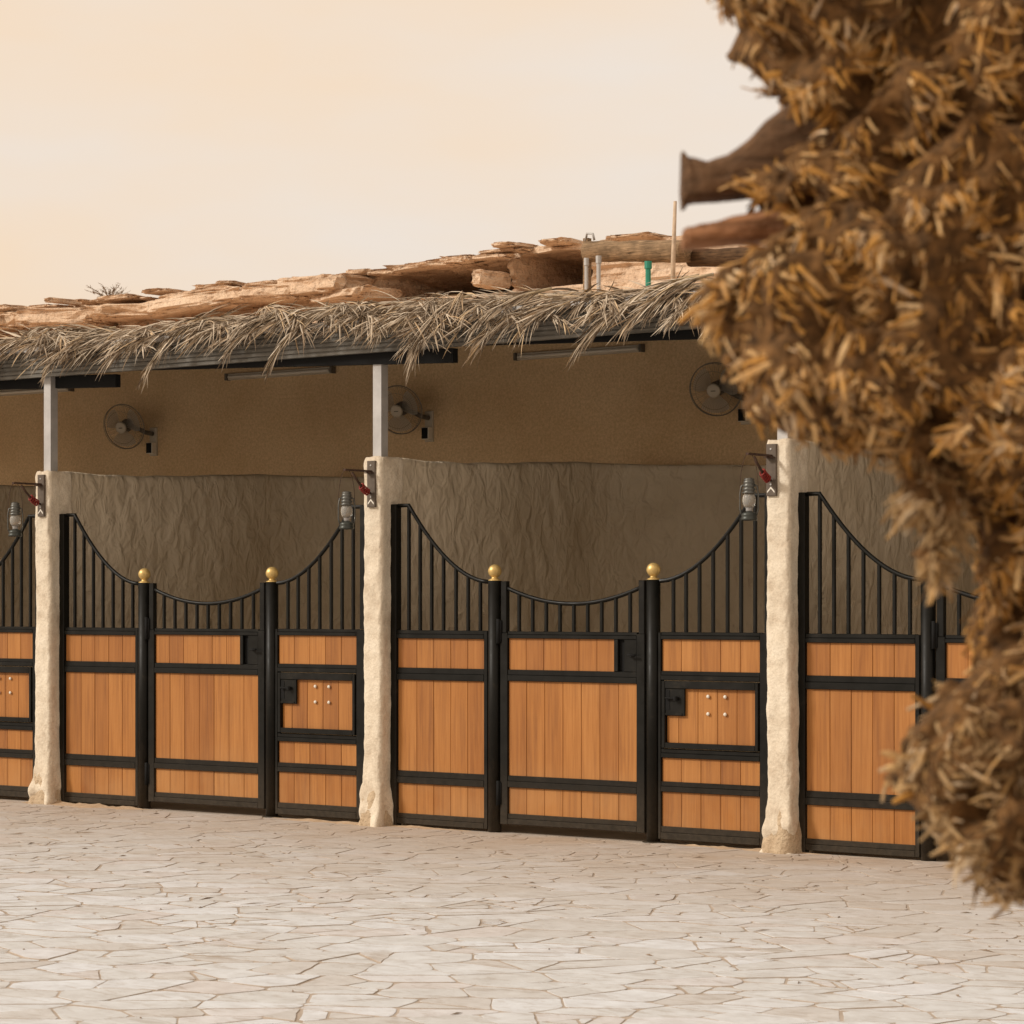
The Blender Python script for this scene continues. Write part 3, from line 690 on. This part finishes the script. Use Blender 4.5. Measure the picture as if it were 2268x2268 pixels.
# ------------------------------------------------------------------ wall fans and tube lights
def make_fan():
    root = empty('wall_fan')
    m = MB(); m.box(-.045, .045, -.022, .0, -.17, .10, .006); m.build('wall_plate', M['fancap'], root)
    m = MB(); m.box(-.040, .040, -.075, -.022, -.15, -.045, .006); m.build('control_box', M['white'], root)
    m = MB(); m.box(-.033, .033, -.079, -.0752, -.145, -.05); m.build('control_face', M['void'], root)
    H = Vector((-.11, -.29, .10)); tilt = Matrix.Rotation(R_(13), 3, 'Z') @ Matrix.Rotation(R_(16), 3, 'X')
    def tf(p): return tuple(H + tilt @ Vector(p))
    m = MB(); m.tube([(0, -.02, .04), (-.02, -.10, .05), tf((0, .10, 0))], .022, 8); m.build('arm', M['fanback'], root, True)
    m = MB(); m.tube([tf((0, .0, 0)), tf((0, .03, 0)), tf((0, .11, 0)), tf((0, .135, 0))], [.05, .062, .058, .035], 14); m.build('motor', M['fanback'], root, True)
    m = MB(); m.tube([tf((0, -.072, 0)), tf((0, -.066, 0)), tf((0, -.05, 0))], [.045, .055, .056], 20); cap = m.build('hub_cap', M['fancap'], root, True)
    m = MB(); 
    vs = [tf((-.02, -.0735, -.004)), tf((.02, -.0735, -.004)), tf((.02, -.0735, .004)), tf((-.02, -.0735, .004)), tf((-.02, -.072, -.004)), tf((.02, -.072, -.004)), tf((.02, -.072, .004)), tf((-.02, -.072, .004))]
    m.add(vs, [(0,1,2,3),(4,5,6,7),(0,1,5,4),(1,2,6,5),(2,3,7,6),(3,0,4,7)]); m.build('logo_mark', M['fanback'], cap)
    Rg = .215
    m = MB()
    for rr, yy, w in ((Rg, 0, .005), (Rg*.985, -.03, .0022), (Rg*.72, -.055, .0015)):
        m.tube([tf((rr*math.cos(R_(a)), yy, rr*math.sin(R_(a)))) for a in range(0, 361, 10)], w, 5, False)
    for k in range(60):
        a = R_(6*k); c, s = math.cos(a), math.sin(a)
        m.tube([tf((.055*c, -.058, .055*s)), tf((.14*c, -.056, .14*s)), tf((Rg*.95*c, -.034, Rg*.95*s)), tf((Rg*c, 0, Rg*s))], .0010, 3, False)
        if k % 2 == 0: m.tube([tf((Rg*c, 0, Rg*s)), tf((Rg*.93*c, .045, Rg*.93*s)), tf((.06*c, .075, .06*s))], .0010, 3, False)
    m.build('guard', M['pewter'], root)
    for k in range(3):
        a0 = R_(25+120*k); m = MB()
        def fn(i, j):
            r = .04+.15*i/6; half = R_(26+16*math.sin(math.pi*i/6*.8)); a = a0+half*(j/5*2-1)
            return tf((r*math.cos(a), -.018+.022*(j/5*2-1), r*math.sin(a)))
        m.grid(fn, 7, 6); m.build('blade', M['blade'], root, True)
    return root
FAN = make_fan()
FL = ['wall fan under the roof of the left stall, lone beside bare wall', 'wall fan just right of the second steel roof post', 'wall fan partly hidden by the palm trunk stub']
for k, x in enumerate((-5.69, -2.345, .885)):
    o = FAN if k == 0 else copy_tree(FAN); o.location = (x, 3.42, 3.16 + (0, .01, .03)[k]); tag(o, FL[k], 'fan', 'wall fans on the back wall')
def make_tube():
    root = empty('tube_light'); m = MB(); m.box(0, 1.28, -.035, .0, -.03, .03, .004); m.build('housing', M['fancap'], root)
    m = MB(); m.tube([(.03, -.048, -.004), (1.25, -.048, -.004)], .014, 8); m.build('tube', M['white'], root, True)
    m = MB()
    for x in (-.012, 1.27): m.box(x, x+.024, -.062, .0, -.032, .032, .003)
    m.build('end_cap', M['fanback'], root); return root
TU = make_tube()
for k, (x, lb) in enumerate(((-8.07, 'tube light under the roof at the far left edge'), (-4.72, 'tube light on the back wall left of the second steel post'), (-1.385, 'tube light on the back wall right of the second steel post'))):
    o = TU if k == 0 else copy_tree(TU); o.location = (x, 3.42, 3.69); tag(o, lb, 'tube light', 'tube lights on the back wall')

# ------------------------------------------------------------------ dry palm fronds along the eave
fr = random.Random(21)
def leaflet(m, p, d, L, w, droop):
    d = Vector(d).normalized(); p = Vector(p); pts = [p]; n = 4
    side = d.cross(Vector((0, 0, 1)))
    side = side.normalized() if side.length > .05 else Vector((1, 0, 0))
    side = (side + Vector((fr.uniform(-.7, .7), fr.uniform(-.7, .7), fr.uniform(-.7, .7)))).normalized()
    wob = Vector((fr.gauss(0, .12), fr.gauss(0, .12), 0))
    for k in range(n):
        d = (d + Vector((0, 0, -droop)) + wob*.5).normalized(); p = p + d*L/n; pts.append(p)
    vs = []; ws = [w*.6, w, w*.9, w*.6, w*.12]
    nrm = d.cross(side); nrm = nrm.normalized() if nrm.length > .01 else Vector((0, 0, 1))
    for k, q in enumerate(pts):
        vs += [q-side*ws[k]*.5+nrm*ws[k]*.22, q-nrm*ws[k]*.1, q+side*ws[k]*.5+nrm*ws[k]*.22]
    fs = []
    for k in range(n):
        for j in (0, 1): fs.append((3*k+j, 3*k+j+1, 3*k+j+4, 3*k+j+3))
    m.add(vs, fs)
def frond(pts, nleaf, L0, w=.013, spread=.75, droop=.16, m=None):
    m = m or MB(); pts = [Vector(p) for p in pts]; n = len(pts)-1
    for k in range(nleaf):
        t = .06+.94*(k+fr.random()*.8)/nleaf; f = t*n; i = min(int(f), n-1); p = pts[i].lerp(pts[i+1], f-i); tg = (pts[i+1]-pts[i]).normalized()
        for s in (-1, 1):
            a = Vector((fr.gauss(0, 1), fr.gauss(0, .6), fr.gauss(0, .7))); a = (a - tg*a.dot(tg)).normalized()
            b = tg.cross(Vector((0, -.6, .8))).normalized()*s
            dd = tg + (b*.8+a*.45)*spread*(1.05-.55*t)
            leaflet(m, p + a*.012, dd, L0*fr.uniform(.6, 1.1)*(1-.35*t), w*fr.uniform(.7, 1.25), droop*fr.uniform(.4, 1.7))
    return m
def bez(a, b, c, n=9):
    a, b, c = Vector(a), Vector(b), Vector(c)
    return [a*(1-t)**2+b*2*t*(1-t)+c*t*t for t in [k/n for k in range(n+1)]]
th = MB(); ribs = MB(); x = -8.6
while x < 9.6:
    x += fr.uniform(.04, .085)
    y0 = fr.uniform(-.1, .65); zroof = 3.615+.114*(y0+.2); L = fr.uniform(.45, 1.0)
    a = (x+L*.55, y0, zroof+fr.uniform(.015, .07)); b = (x+L*.1, -.24+fr.uniform(-.04, .05), 3.70+fr.uniform(-.05, .05)); c = (x-L*fr.uniform(.2, .65), -.25-fr.uniform(0, .10), 3.585+fr.uniform(-.06, .05)-.30*max(0, N(x, 11, 0, 1.25)+.05))
    lump = .055*N(x, 0, 5, 1.9)+.045*N(x, 3, 5, 4.5); a = (a[0], a[1], a[2]+lump); b = (b[0], b[1], b[2]+lump*1.3); c = (c[0], c[1], c[2]+lump*2.2)
    if fr.random() < .22: a = (x-L*.4, a[1], a[2]); b = (x, b[1], b[2]); c = (x+L*.35, c[1], c[2])
    path = bez(a, b, c); frond(path, 22, fr.uniform(.18, .40), .0145, fr.uniform(.45, 1.0), fr.uniform(.05, .22), th); ribs.tube(path, [.008-.0006*k for k in range(len(path))], 4, False)
n0 = len(th.v); th.v += ribs.v; th.f += [tuple(i+n0 for i in f) for f in ribs.f]
o = th.build('frond_thatch', M['frond'], fix=False); tag(o, 'tangled grey dry palm fronds laid along the whole roof edge', 'thatch', kind='stuff')
TIPS = [(-3.28, 3.256, 'left of the first steel post', .55), (-2.187, 3.182, 'above the left wall fan', .5), (-1.346, 3.317, 'over the left tube light', .5),
        (-.929, 3.206, 'between left tube light and second steel post', .5), (.402, 3.19, 'just right of the second steel post', .35), (.912, 3.351, 'over the middle stall, short and splayed', .5),
        (1.80, 3.17, 'large and splayed before the right tube light', .75), (2.14, 3.25, 'past the right tube light', .55), (2.508, 3.297, 'touching the palm trunk outline', .5)]
for k, (tx, tz, w, L) in enumerate(TIPS):
    root = empty('palm_frond', (tx, -.32, tz)); tag(root, 'dry grey palm frond drooping from the eave '+w, 'palm frond', 'fronds drooping from the eave')
    big = k in (4, 6)
    path = bez((tx+L*1.15, -.12, 3.72), (tx+L*.62, -.36, 3.66), (tx+.04, -.33, tz+.10), 10)
    path = [p-Vector((tx, -.32, tz)) for p in path]
    m = frond(path, 46 if big else 30, .30 if big else .23, .0135, .5 if big else .38, .10)
    if k == 4:
        for q in range(5):
            pth = [p + Vector((fr.uniform(-.22, .28), fr.uniform(-.03, .03), .05+fr.uniform(0, .06))) for p in path[3:]]; frond(pth, 22, .26, .0125, .5, .2, m)
    o = m.build('leaflets', M['frond'], root); o['kind'] = 'stuff'
    m = MB(); m.tube(path, [.011-.0008*q for q in range(len(path))], 5); m.build('midrib', M['rib'], root, True)

# ------------------------------------------------------------------ sandstone hill behind
hr_ = random.Random(5)
def sm(a, b, x): t = min(1, max(0, (x-a)/(b-a))); return t*t*(3-2*t)
def top_z(x):
    z = 5.93 + 0.07*sm(-11.5, -8.6, x) + .08*sm(-8.9, -7.9, x) - .10*sm(-7.0, -3.5, x)
    return z + .035*N(x, 2, 0, 2.1) + .02*N(x, 7, 0, 7) + .03*math.floor(2.5*N(x, 9, 0, .9))
def cave(x): return max(sm(-9.75, -9.3, x)*(1-sm(-8.0, -7.7, x)), .75*sm(-7.62, -7.4, x)*(1-sm(-6.7, -6.5, x)))
nu = 760
prof = [(4.0, 0.0), (4.02, 3.3), (4.3, 4.0), (5.2, 4.30), (6.5, 4.44), (8.0, 4.65), (9.5, 4.85), (10.8, 5.1), (11.4, 5.30)]
NV = len(prof)+34
def hill(i, j):
    x = -34+52*i/(nu-1); tz = top_z(x); cv = cave(x)
    if j < len(prof):
        y, z = prof[j]; k = 0 if j < 1 else .12
        return (x, y+k*N(x, j, 0, .9), z+k*.6*N(x, j*3, 1, 1.1)*(0 if j < 2 else 1))
    j -= len(prof)
    if j < 20:                       # ledge face, stepped strata with an overhang
        t = j/19; z = 5.40+(tz-5.40)*t
        st = math.floor((z+.05*N(x, 0, 0, .8))/.11)
        y = 11.75 + .30*N(x*.35, st*3.1, 0) + .16*N(x*1.1, st*1.7, 4) + .05*N(x*5, z*9, 1) + .25*t
        inn = sm(.22, .32, t)*(1-sm(.76, .84, t)) ; y += cv*3.6*inn; z += cv*.65*sm(.34, .72, t)*(1-sm(.75, .82, t))
        lip = sm(.76, .84, t)*cv; y -= .08*lip
        return (x, y, z)
    t = (j-20)/13
    y = 12.1+ .3*N(x*.35, 40, 0) + 40*t*t + (.15*t) - .2*cv*(1-t)
    return (x, y, tz + .02*N(x*3, y*3, 3) + .05*N(x, y, 3) - 1.0*t)
hm = MB(); hm.grid(hill, nu, NV); hill_o = tag(hm.build('hill', M['rock'], None, False), kind='structure')
def rock(c, sx, sy, sz, seed, parent=hill_o):
    bm = bmesh.new(); bmesh.ops.create_icosphere(bm, subdivisions=4, radius=1)
    for v in bm.verts:
        p = v.co.copy(); q = [math.copysign(abs(a)**.45, a) for a in p]; L = 1+.24*N(p.x*1.5+seed, p.y*1.5, p.z*1.5)+.14*N(p.x*4+seed, p.y*4, p.z*4)+.09*N(p.x*9+seed, p.y*9, p.z*5)+.05*N(p.x*20+seed, p.y*20, p.z*8)
        v.co = Vector((q[0]*sx*L, q[1]*sy*L, q[2]*sz*L*(1+.0)))
    me = bpy.data.meshes.new('rock_slab'); bm.to_mesh(me); bm.free(); me.materials.append(M['rock'])
    o = link('rock_slab', me, parent, c); o.rotation_euler = (0, hr_.uniform(-.04, .04), hr_.uniform(-.2, .2)); return o
for (x, z, sx, sz) in ((-17.2, 5.70, .9, .13), (-15.4, 5.66, .85, .12), (-13.9, 5.66, .7, .10), (-12.7, 5.70, .95, .13), (-11.3, 5.72, .6, .11), (-10.5, 5.76, .62, .14), (-10.0, 5.60, .5, .09)):
    rock((x, 11.65, z), sx, .45, sz, x)
for k in range(34):                 # thin slabs along the rim
    x = -18+12.5*k/33+hr_.uniform(-.2, .2); rock((x, 12.0+hr_.uniform(-.25, .2), top_z(x)+hr_.uniform(-.05, .01)), hr_.uniform(.08, .34), .3, hr_.uniform(.012, .045), k*7.3)
for k in range(7):                  # shelf over the hollow
    x = -9.6+1.9*k/6; rock((x, 11.72+hr_.uniform(-.1, .1), top_z(x)-.06+hr_.uniform(-.04, .03)), hr_.uniform(.15, .45), .13, hr_.uniform(.02, .04), 90+k*3.3)
rock((-7.72, 11.5, 5.64), .09, .3, .10, 3)
# dry shrub on the rim
sh = empty('dry_shrub', (-15.05, 12.1, 5.93)); tag(sh, 'small leafless dry shrub on the rock rim at left', 'shrub')
m = MB(); lm = MB()
for k in range(34):
    a = hr_.uniform(0, 6.28); r = hr_.uniform(.1, .42); t = Vector((math.cos(a)*r*1.3, math.sin(a)*r*.6, hr_.uniform(.05, .26)))
    m.tube([(0, 0, -.04), t*.5+Vector((0, 0, .03)), t], [.007, .004, .002], 4)
    for q in range(4): leaflet(lm, t*hr_.uniform(.5, 1), (hr_.gauss(0, 1), hr_.gauss(0, 1), .5), .07, .012, 0)
m.build('stem', M['twig'], sh); o = lm.build('dry_leaves', M['twig'], sh); o['kind'] = 'stuff'

# log rail, poles and pipe ends behind the roof
def terr(y):
    for a, b in zip(prof[1:], prof[2:]):
        if a[0] <= y <= b[0]: return a[1]+(b[1]-a[1])*(y-a[0])/(b[0]-a[0])
    return 4.4
gz = terr(6.0)-.1
def logmesh(m, a, b, r0, r1, n=14, seed=0):
    a, b = Vector(a), Vector(b); pts = [a.lerp(b, k/12) for k in range(13)]
    n0 = len(m.v); m.tube(pts, [(r0+(r1-r0)*k/12)*(1+.08*N(k*.9+seed, 0, 0)) for k in range(13)], n)
    for i in range(n0, len(m.v)):
        p = Vector(m.v[i]); m.v[i] = tuple(p+Vector((0, .012, .012))*N(p.x*9+seed, p.y*30, p.z*30))
lg = empty('log_rail', (-2.45, 6.0, gz)); tag(lg, 'rough palm-log rail on a short post above the thatch', 'log rail')
O = Vector((-2.45, 6.0, gz))
m = MB(); logmesh(m, Vector((-2.46, 6, 4.965))-O, Vector((-1.30, 6, 4.872))-O, .100, .104, 14, 1); m.build('log', M['log'], lg, True)
m = MB(); logmesh(m, Vector((-1.36, 6.12, 4.83))-O, Vector((.35, 6.12, 4.70))-O, .085, .095, 14, 5); m.build('log', M['logdark'], lg, True)
m = MB(); m.box(-.035, .025, -.03, .03, 0, 5.09-gz, .004); m.build('post', M['log'], lg)
m = MB(); m.box(2.75, 2.83, .1, .17, 0, 4.75-gz, .004); m.build('post', M['logdark'], lg)
m = MB(); m.tube([(-.01, -.02, 5.06-gz), (.02, -.04, 5.13-gz), (.09, -.04, 5.12-gz), (.10, -.03, 5.06-gz)], .012, 6); m.build('hook', M['galv'], lg, True)
m = MB(); m.tube([(0, 0, 0), (.008, 0, .5), (.03, 0, 1.04)], [.026, .022, .016], 7)
o = m.build('wooden_pole', M['palewood'], None, True); o.location = (-1.385, 5.85, gz); tag(o, 'thin pale upright pole crossing the log rail', 'pole')
for (x, zt, mt, lb, r) in ((-2.29, 4.86, 'galv', 'short white pipe under the log rail, nearest the log post', .018), (-2.15, 4.87, 'galv', 'short white pipe under the log rail, second from the log post', .020), (-1.59, 4.775, 'green', 'short pipe with a green end below the log rail', .026)):
    m = MB(); m.tube([(0, 0, 0), (0, 0, zt-gz-.07)], r, 8); m.lathe([(r*1.35, zt-gz-.07), (r*1.35, zt-gz)], n=10); o = m.build('pipe', M[mt]); o.location = (x, 5.75, gz); tag(o, lb, 'pipe', 'pipe ends behind the roof')

# ------------------------------------------------------------------ sand drifted against the gates
sd = random.Random(9)
def drift(name, x0, x1, yw, h, seed, label):
    n, k = max(12, int((x1-x0)/.035)), 9
    def fn(i, j):
        u = i/(n-1); v = j/(k-1); x = x0+(x1-x0)*u; env = math.sin(math.pi*u)**.6*(.6+.6*N(x*5+seed, 0, 0)+.25*N(x*17+seed, 0, 0))
        w = yw*(.55+.6*abs(N(x*3+seed, 3, 0))+.2*N(x*14, seed, 0)); y = -.05-w*v*max(.08, math.sin(math.pi*u)**.5)
        return (x, y, max(.0035*(1-v)+.0005, h*env*(1-v)**1.6*(1+.5*N(x*22, y*22, seed))) if v < 1 else -.002)
    m = MB(); m.grid(fn, n, k); o = m.build(name, M['sand'], None, True); tag(o, label, 'sand', kind='stuff')
drift('sand_drift', -3.75, -2.35, .34, .03, 1.3, 'sand drifted at the foot of the first pillar')
drift('sand_drift', -1.2, .75, .22, .022, 4.1, 'sand drifted around the second pillar foot')
drift('sand_drift', 2.4, 3.6, .2, .02, 8.8, 'sand drifted around the third pillar foot')

db = MB()
for k in range(420):
    yy = -.1-abs(sd.gauss(0, 3.2)); xx = sd.uniform(-5, 10); a = sd.uniform(0, math.pi); L = sd.choice((.006, .01, .015, .03, .07))*sd.uniform(.6, 1.3); w = sd.uniform(.0025, .006)
    if yy < -12: continue
    dx, dy = math.cos(a)*L, math.sin(a)*L; px_, py_ = -math.sin(a)*w, math.cos(a)*w; z0 = .0045; zz = z0+sd.uniform(.003, .008)
    db.add([(xx-dx, yy-dy, z0), (xx+px_, yy+py_, z0), (xx+dx, yy+dy, z0), (xx-px_, yy-py_, z0), (xx, yy, zz)], [(0, 1, 4), (1, 2, 4), (2, 3, 4), (3, 0, 4), (0, 3, 2, 1)])
tag(db.build('debris', M['twig']), 'scattered dry leaf bits and grit on the paving', 'debris', kind='stuff')

# ------------------------------------------------------------------ shaggy palm trunk in the foreground
DEP = 3.2; PPM = 4830/DEP
palm = empty('palm_tree', (0, 0, 0)); palm.rotation_euler = (0, 0, YAW)
AX = 0.92                                               # trunk axis, metres right of the view axis
base = CAM + FWD*DEP + RGT*AX; palm.location = (base.x, base.y, 0)
tag(palm, 'shaggy brown palm trunk with frayed leaf bases, close in the right foreground', 'palm tree')
def lp(px, py): return ((px-966)/PPM-AX, 1.6+(1135-py)/PPM)       # trunk-local x and z in metres
pr = random.Random(33)
m = MB()
def trunk(i, j):
    z = -.05+4.2*i/130; a = 2*math.pi*j/48; r = .235+.05*max(0, 1-z/.5)+.03*math.sin(z*38+3*a/2)*.5
    r += .035*N(math.cos(a)*2, math.sin(a)*2, z*3)+.02*N(math.cos(a)*6, math.sin(a)*6, z*10)
    return (r*math.cos(a), r*math.sin(a), z)
m.grid(trunk, 131, 48, True); m.f.append(tuple(130*48+k for k in range(48))); m.build('trunk', M['bark'], palm, True)
def inside(p, poly):
    c = False
    for i in range(len(poly)):
        a, b = poly[i], poly[i-1]
        if (a[1] > p[1]) != (b[1] > p[1]) and p[0] < (b[0]-a[0])*(p[1]-a[1])/(b[1]-a[1])+a[0]: c = not c
    return c
def edged(p, poly):
    d = 9
    for i in range(len(poly)):
        a, b = poly[i-1], poly[i]; ab = (b[0]-a[0], b[1]-a[1]); L = ab[0]**2+ab[1]**2
        t = max(0, min(1, ((p[0]-a[0])*ab[0]+(p[1]-a[1])*ab[1])/L)) if L else 0
        d = min(d, math.hypot(p[0]-a[0]-ab[0]*t, p[1]-a[1]-ab[1]*t))
    return d
_b = bmesh.new(); bmesh.ops.create_icosphere(_b, subdivisions=1, radius=1.03)
ICO_V = [tuple(v.co) for v in _b.verts]; ICO_F = [tuple(v.index for v in f.verts) for f in _b.faces]; _b.free()
def blob_mesh(poly, rmax, nb, depth, shift):
    xs = [p[0] for p in poly]; zs = [p[1] for p in poly]; mbs = MB(); got = 0; tries = 0
    while got < nb and tries < nb*30:
        tries += 1; p = (pr.uniform(min(xs), max(xs)), pr.uniform(min(zs), max(zs)))
        if not inside(p, poly): continue
        r = edged(p, poly)
        if r < .008: continue
        r2 = min(r, rmax)*pr.uniform(.85, 1.02); dy = shift+pr.uniform(-1, 1)*depth*min(1, r/rmax)
        mbs.add([(p[0]+v[0]*r2, dy+v[1]*r2, p[1]+v[2]*r2) for v in ICO_V], ICO_F); got += 1
    me = bpy.data.meshes.new('tmp'); me.from_pydata(mbs.v, [], mbs.f)
    ob = bpy.data.objects.new('tmp', me); COL.objects.link(ob)
    md = ob.modifiers.new('r', 'REMESH'); md.mode = 'VOXEL'; md.voxel_size = .010
    bpy.context.view_layer.update(); dg = bpy.context.evaluated_depsgraph_get()
    out = bpy.data.meshes.new_from_object(ob.evaluated_get(dg)); bpy.data.objects.remove(ob)
    nv_ = len(out.vertices); co = [0.0]*(nv_*3); no = [0.0]*(nv_*3)
    out.vertices.foreach_get('co', co); out.vertices.foreach_get('normal', no)
    for i in range(nv_):
        x, y, z = co[3*i:3*i+3]; a, b, c = no[3*i:3*i+3]
        d = .045*N(x*9, y*9, z*9)+.030*N(x*21, y*21, z*21)+.012*N(x*50, y*50, z*50); pit = N(x*13, y*13, z*13)
        if pit < -.12: d += max(-.05, (pit+.12)*.22)
        if abs(b) < .4: d *= .55
        co[3*i] = x+a*d; co[3*i+1] = y+b*d; co[3*i+2] = z+c*d
    out.vertices.foreach_set('co', co)
    out.update(); out.materials.clear(); out.materials.append(M['bark']); return out
def chip(m, p, d, nrm, L, w, lift, curl):
    d = (d - nrm*d.dot(nrm)); d = d.normalized() if d.length > .01 else nrm.orthogonal().normalized()
    s = d.cross(nrm).normalized(); n = 3; vs = []; th_ = w*pr.uniform(.35, .7); q = p - nrm*.004; tw = pr.uniform(-.9, .9); bend = pr.gauss(0, .22)
    dd = (d + nrm*lift).normalized()
    for k in range(n+1):
        ww = w*(.8, 1, .9, .5)[k]*pr.uniform(.85, 1.15); sd_ = (s*math.cos(tw*k/n)+nrm*math.sin(tw*k/n)); up = dd.cross(sd_)
        vs += [q-sd_*ww*.5, q+up*th_*.5, q+sd_*ww*.5, q-up*th_*.5]
        dd = (dd - nrm*curl + s*bend + Vector((0, 0, -.05))).normalized(); q = q+dd*L/n
    fs = [(4*k+j, 4*k+(j+1) % 4, 4*k+4+(j+1) % 4, 4*k+4+j) for k in range(n) for j in range(4)]+[(3,2,1,0), (4*n, 4*n+1, 4*n+2, 4*n+3)]
    m.add(vs, fs)
def lobe(name, pxs, rmax, nb, depth, shift, flow, nchips, jit=.6, lr=(.016, .042), wr=(.0032, .0066), fm='fibre'):
    poly = [lp(*p) for p in pxs]; me = blob_mesh(poly, rmax, nb, depth, shift); o = link('leaf_base', me, palm)
    m = MB(); fl = Vector(flow).normalized(); polys = me.polygons
    ar = [p.area for p in polys]; idx = pr.choices(range(len(polys)), weights=ar, k=nchips)
    for i in idx:
        f = polys[i]; c = f.center; nn = f.normal
        if nn.y > .6: continue
        if N(c.x*13, c.y*13, c.z*13) < -.2 and pr.random() < .8: continue
        big = pr.random() < .035
        d = fl + Vector((N(c.x*10, c.y*10, c.z*10), N(c.x*10+9, c.y*10, c.z*10), N(c.x*10, c.y*10+5, c.z*10)))*jit*3.2 + Vector((pr.gauss(0, 1), pr.gauss(0, 1), pr.gauss(0, 1)))*jit*.22
        big = pr.random() < .06; L = pr.uniform(.035, .07) if big else pr.uniform(*lr); w = pr.uniform(.006, .010) if big else pr.uniform(*wr)
        rim = abs(nn.y) < .35
        chip(m, c.copy(), d, nn.copy(), L*(.6 if rim else 1), w, pr.uniform(.0, .08 if rim else (.3 if big else .26)), pr.uniform(0.04, .3))
    fo = m.build('fibre', M[fm], o, fix=False); fo['kind'] = 'stuff'
    return o
lobe('leaf_base', [(1338,0),(1392,100),(1462,152),(1498,205),(1545,300),(1610,420),(1700,520),(1932,600),(2250,600),(2250,-250),(1240,-250)], .085, 700, .09, -.02, (.55, -.1, -.8), 24000, .6, (.018, .048))
lobe('leaf_base', [(1420,345),(1455,440),(1440,490),(1358,536),(1312,570),(1312,616),(1340,648),(1344,700),(1388,738),(1436,802),(1482,808),(1520,852),(1590,868),(1650,854),(1700,900),(1800,940),(1932,990),(2250,1000),(2250,400),(1700,350),(1520,260)], .075, 800, .10, -.05, (.1, -.2, -.9), 28000, .95)
lobe('leaf_base', [(1690,830),(1664,945),(1678,990),(1696,1045),(1716,1095),(1742,1132),(1768,1130),(1758,1090),(1752,1040),(1782,980),(1812,930),(1820,830)], .04, 400, .015, -.10, (-.1, 0, -1), 3000, .4, fm='fibregrey')
lobe('leaf_base', [(1848,880),(1838,1000),(1852,1100),(1834,1160),(1836,1230),(1822,1310),(2250,1330),(2250,860)], .07, 350, .10, .0, (0, -.2, -1), 11000, .8)
lobe('leaf_base', [(1815,1240),(1746,1302),(1706,1352),(1674,1402),(1702,1456),(1736,1538),(1790,1612),(1842,1678),(1880,1688),(1932,1676),(2250,1690),(2250,1230)], .075, 600, .09, -.06, (-.35, -.2, -.8), 17000, .8, (.014, .034), fm='fibregrey')
# cut leaf stalks
def stub(stations, mt, shift, seed):
    m = MB(); n = 20; nn = 8; S = []
    for a, b in zip(stations, stations[1:]):
        for k in range(4): t = k/4; S.append(tuple(a[q]+(b[q]-a[q])*t for q in range(4)))
    S.append(stations[-1])
    def fn(i, j):
        px, yt, yb, dp = S[i]; x, zt = lp(px, yt); _, zb = lp(px, yb); a = 2*math.pi*j/n; c, s = math.cos(a), math.sin(a); q = (abs(c)**3+abs(s)**3)**(-1/3)
        return (x+.003*N(j*.7, seed, i*.3), shift+dp*c*q*.9+.002*N(i*.5, j*.8, seed), (zt+zb)/2+(zt-zb)/2*s*q*.92+.002*N(i*.4, j*.9, seed+3))
    m.grid(fn, len(S), n, True); m.f.append(tuple(range(n))); m.f.append(tuple((len(S)-1)*n+k for k in range(n)))
    return m.build('leaf_stalk', mt, palm, False)
s1 = stub([(1289,274,394,.030),(1302,287,382,.040),(1332,297,378,.045),(1372,286,374,.048),(1412,256,372,.052),(1452,212,374,.056),(1500,176,390,.06),(1570,210,430,.06),(1700,260,480,.06)], M['stub'], .03, 2.0)
s1['label'] = 'dark brown cut leaf stalk with a flared end'
s2 = stub([(1290,430,468,.030),(1300,424,467,.036),(1340,416,464,.04),(1390,403,460,.044),(1440,392,458,.048),(1500,380,470,.05),(1640,370,480,.05)], M['stubred'], .02, 6.0)
s2['label'] = 'reddish brown cut leaf stalk, the lower one'
# a few loose curls at the lower lobe's edge
m = MB()
for (px, py, dx, dz, L) in ((1690,1425,-1,.5,.028), (1690,1440,-1,.2,.03), (1712,1488,-1,-.3,.03), (1702,1478,-1,-.1,.02), (1745,1330,-1,.5,.03), (1465,155,-1,-.2,.02), (1425,105,-1,-.3,.02)):
    x, z = lp(px, py); chip(m, Vector((x, -.06, z)), Vector((dx, -.1, dz)), Vector((0, -1, .2)).normalized(), L, .010, .1, .1)
m.build('loose_curl', M['fibre'], palm)['kind'] = 'stuff'
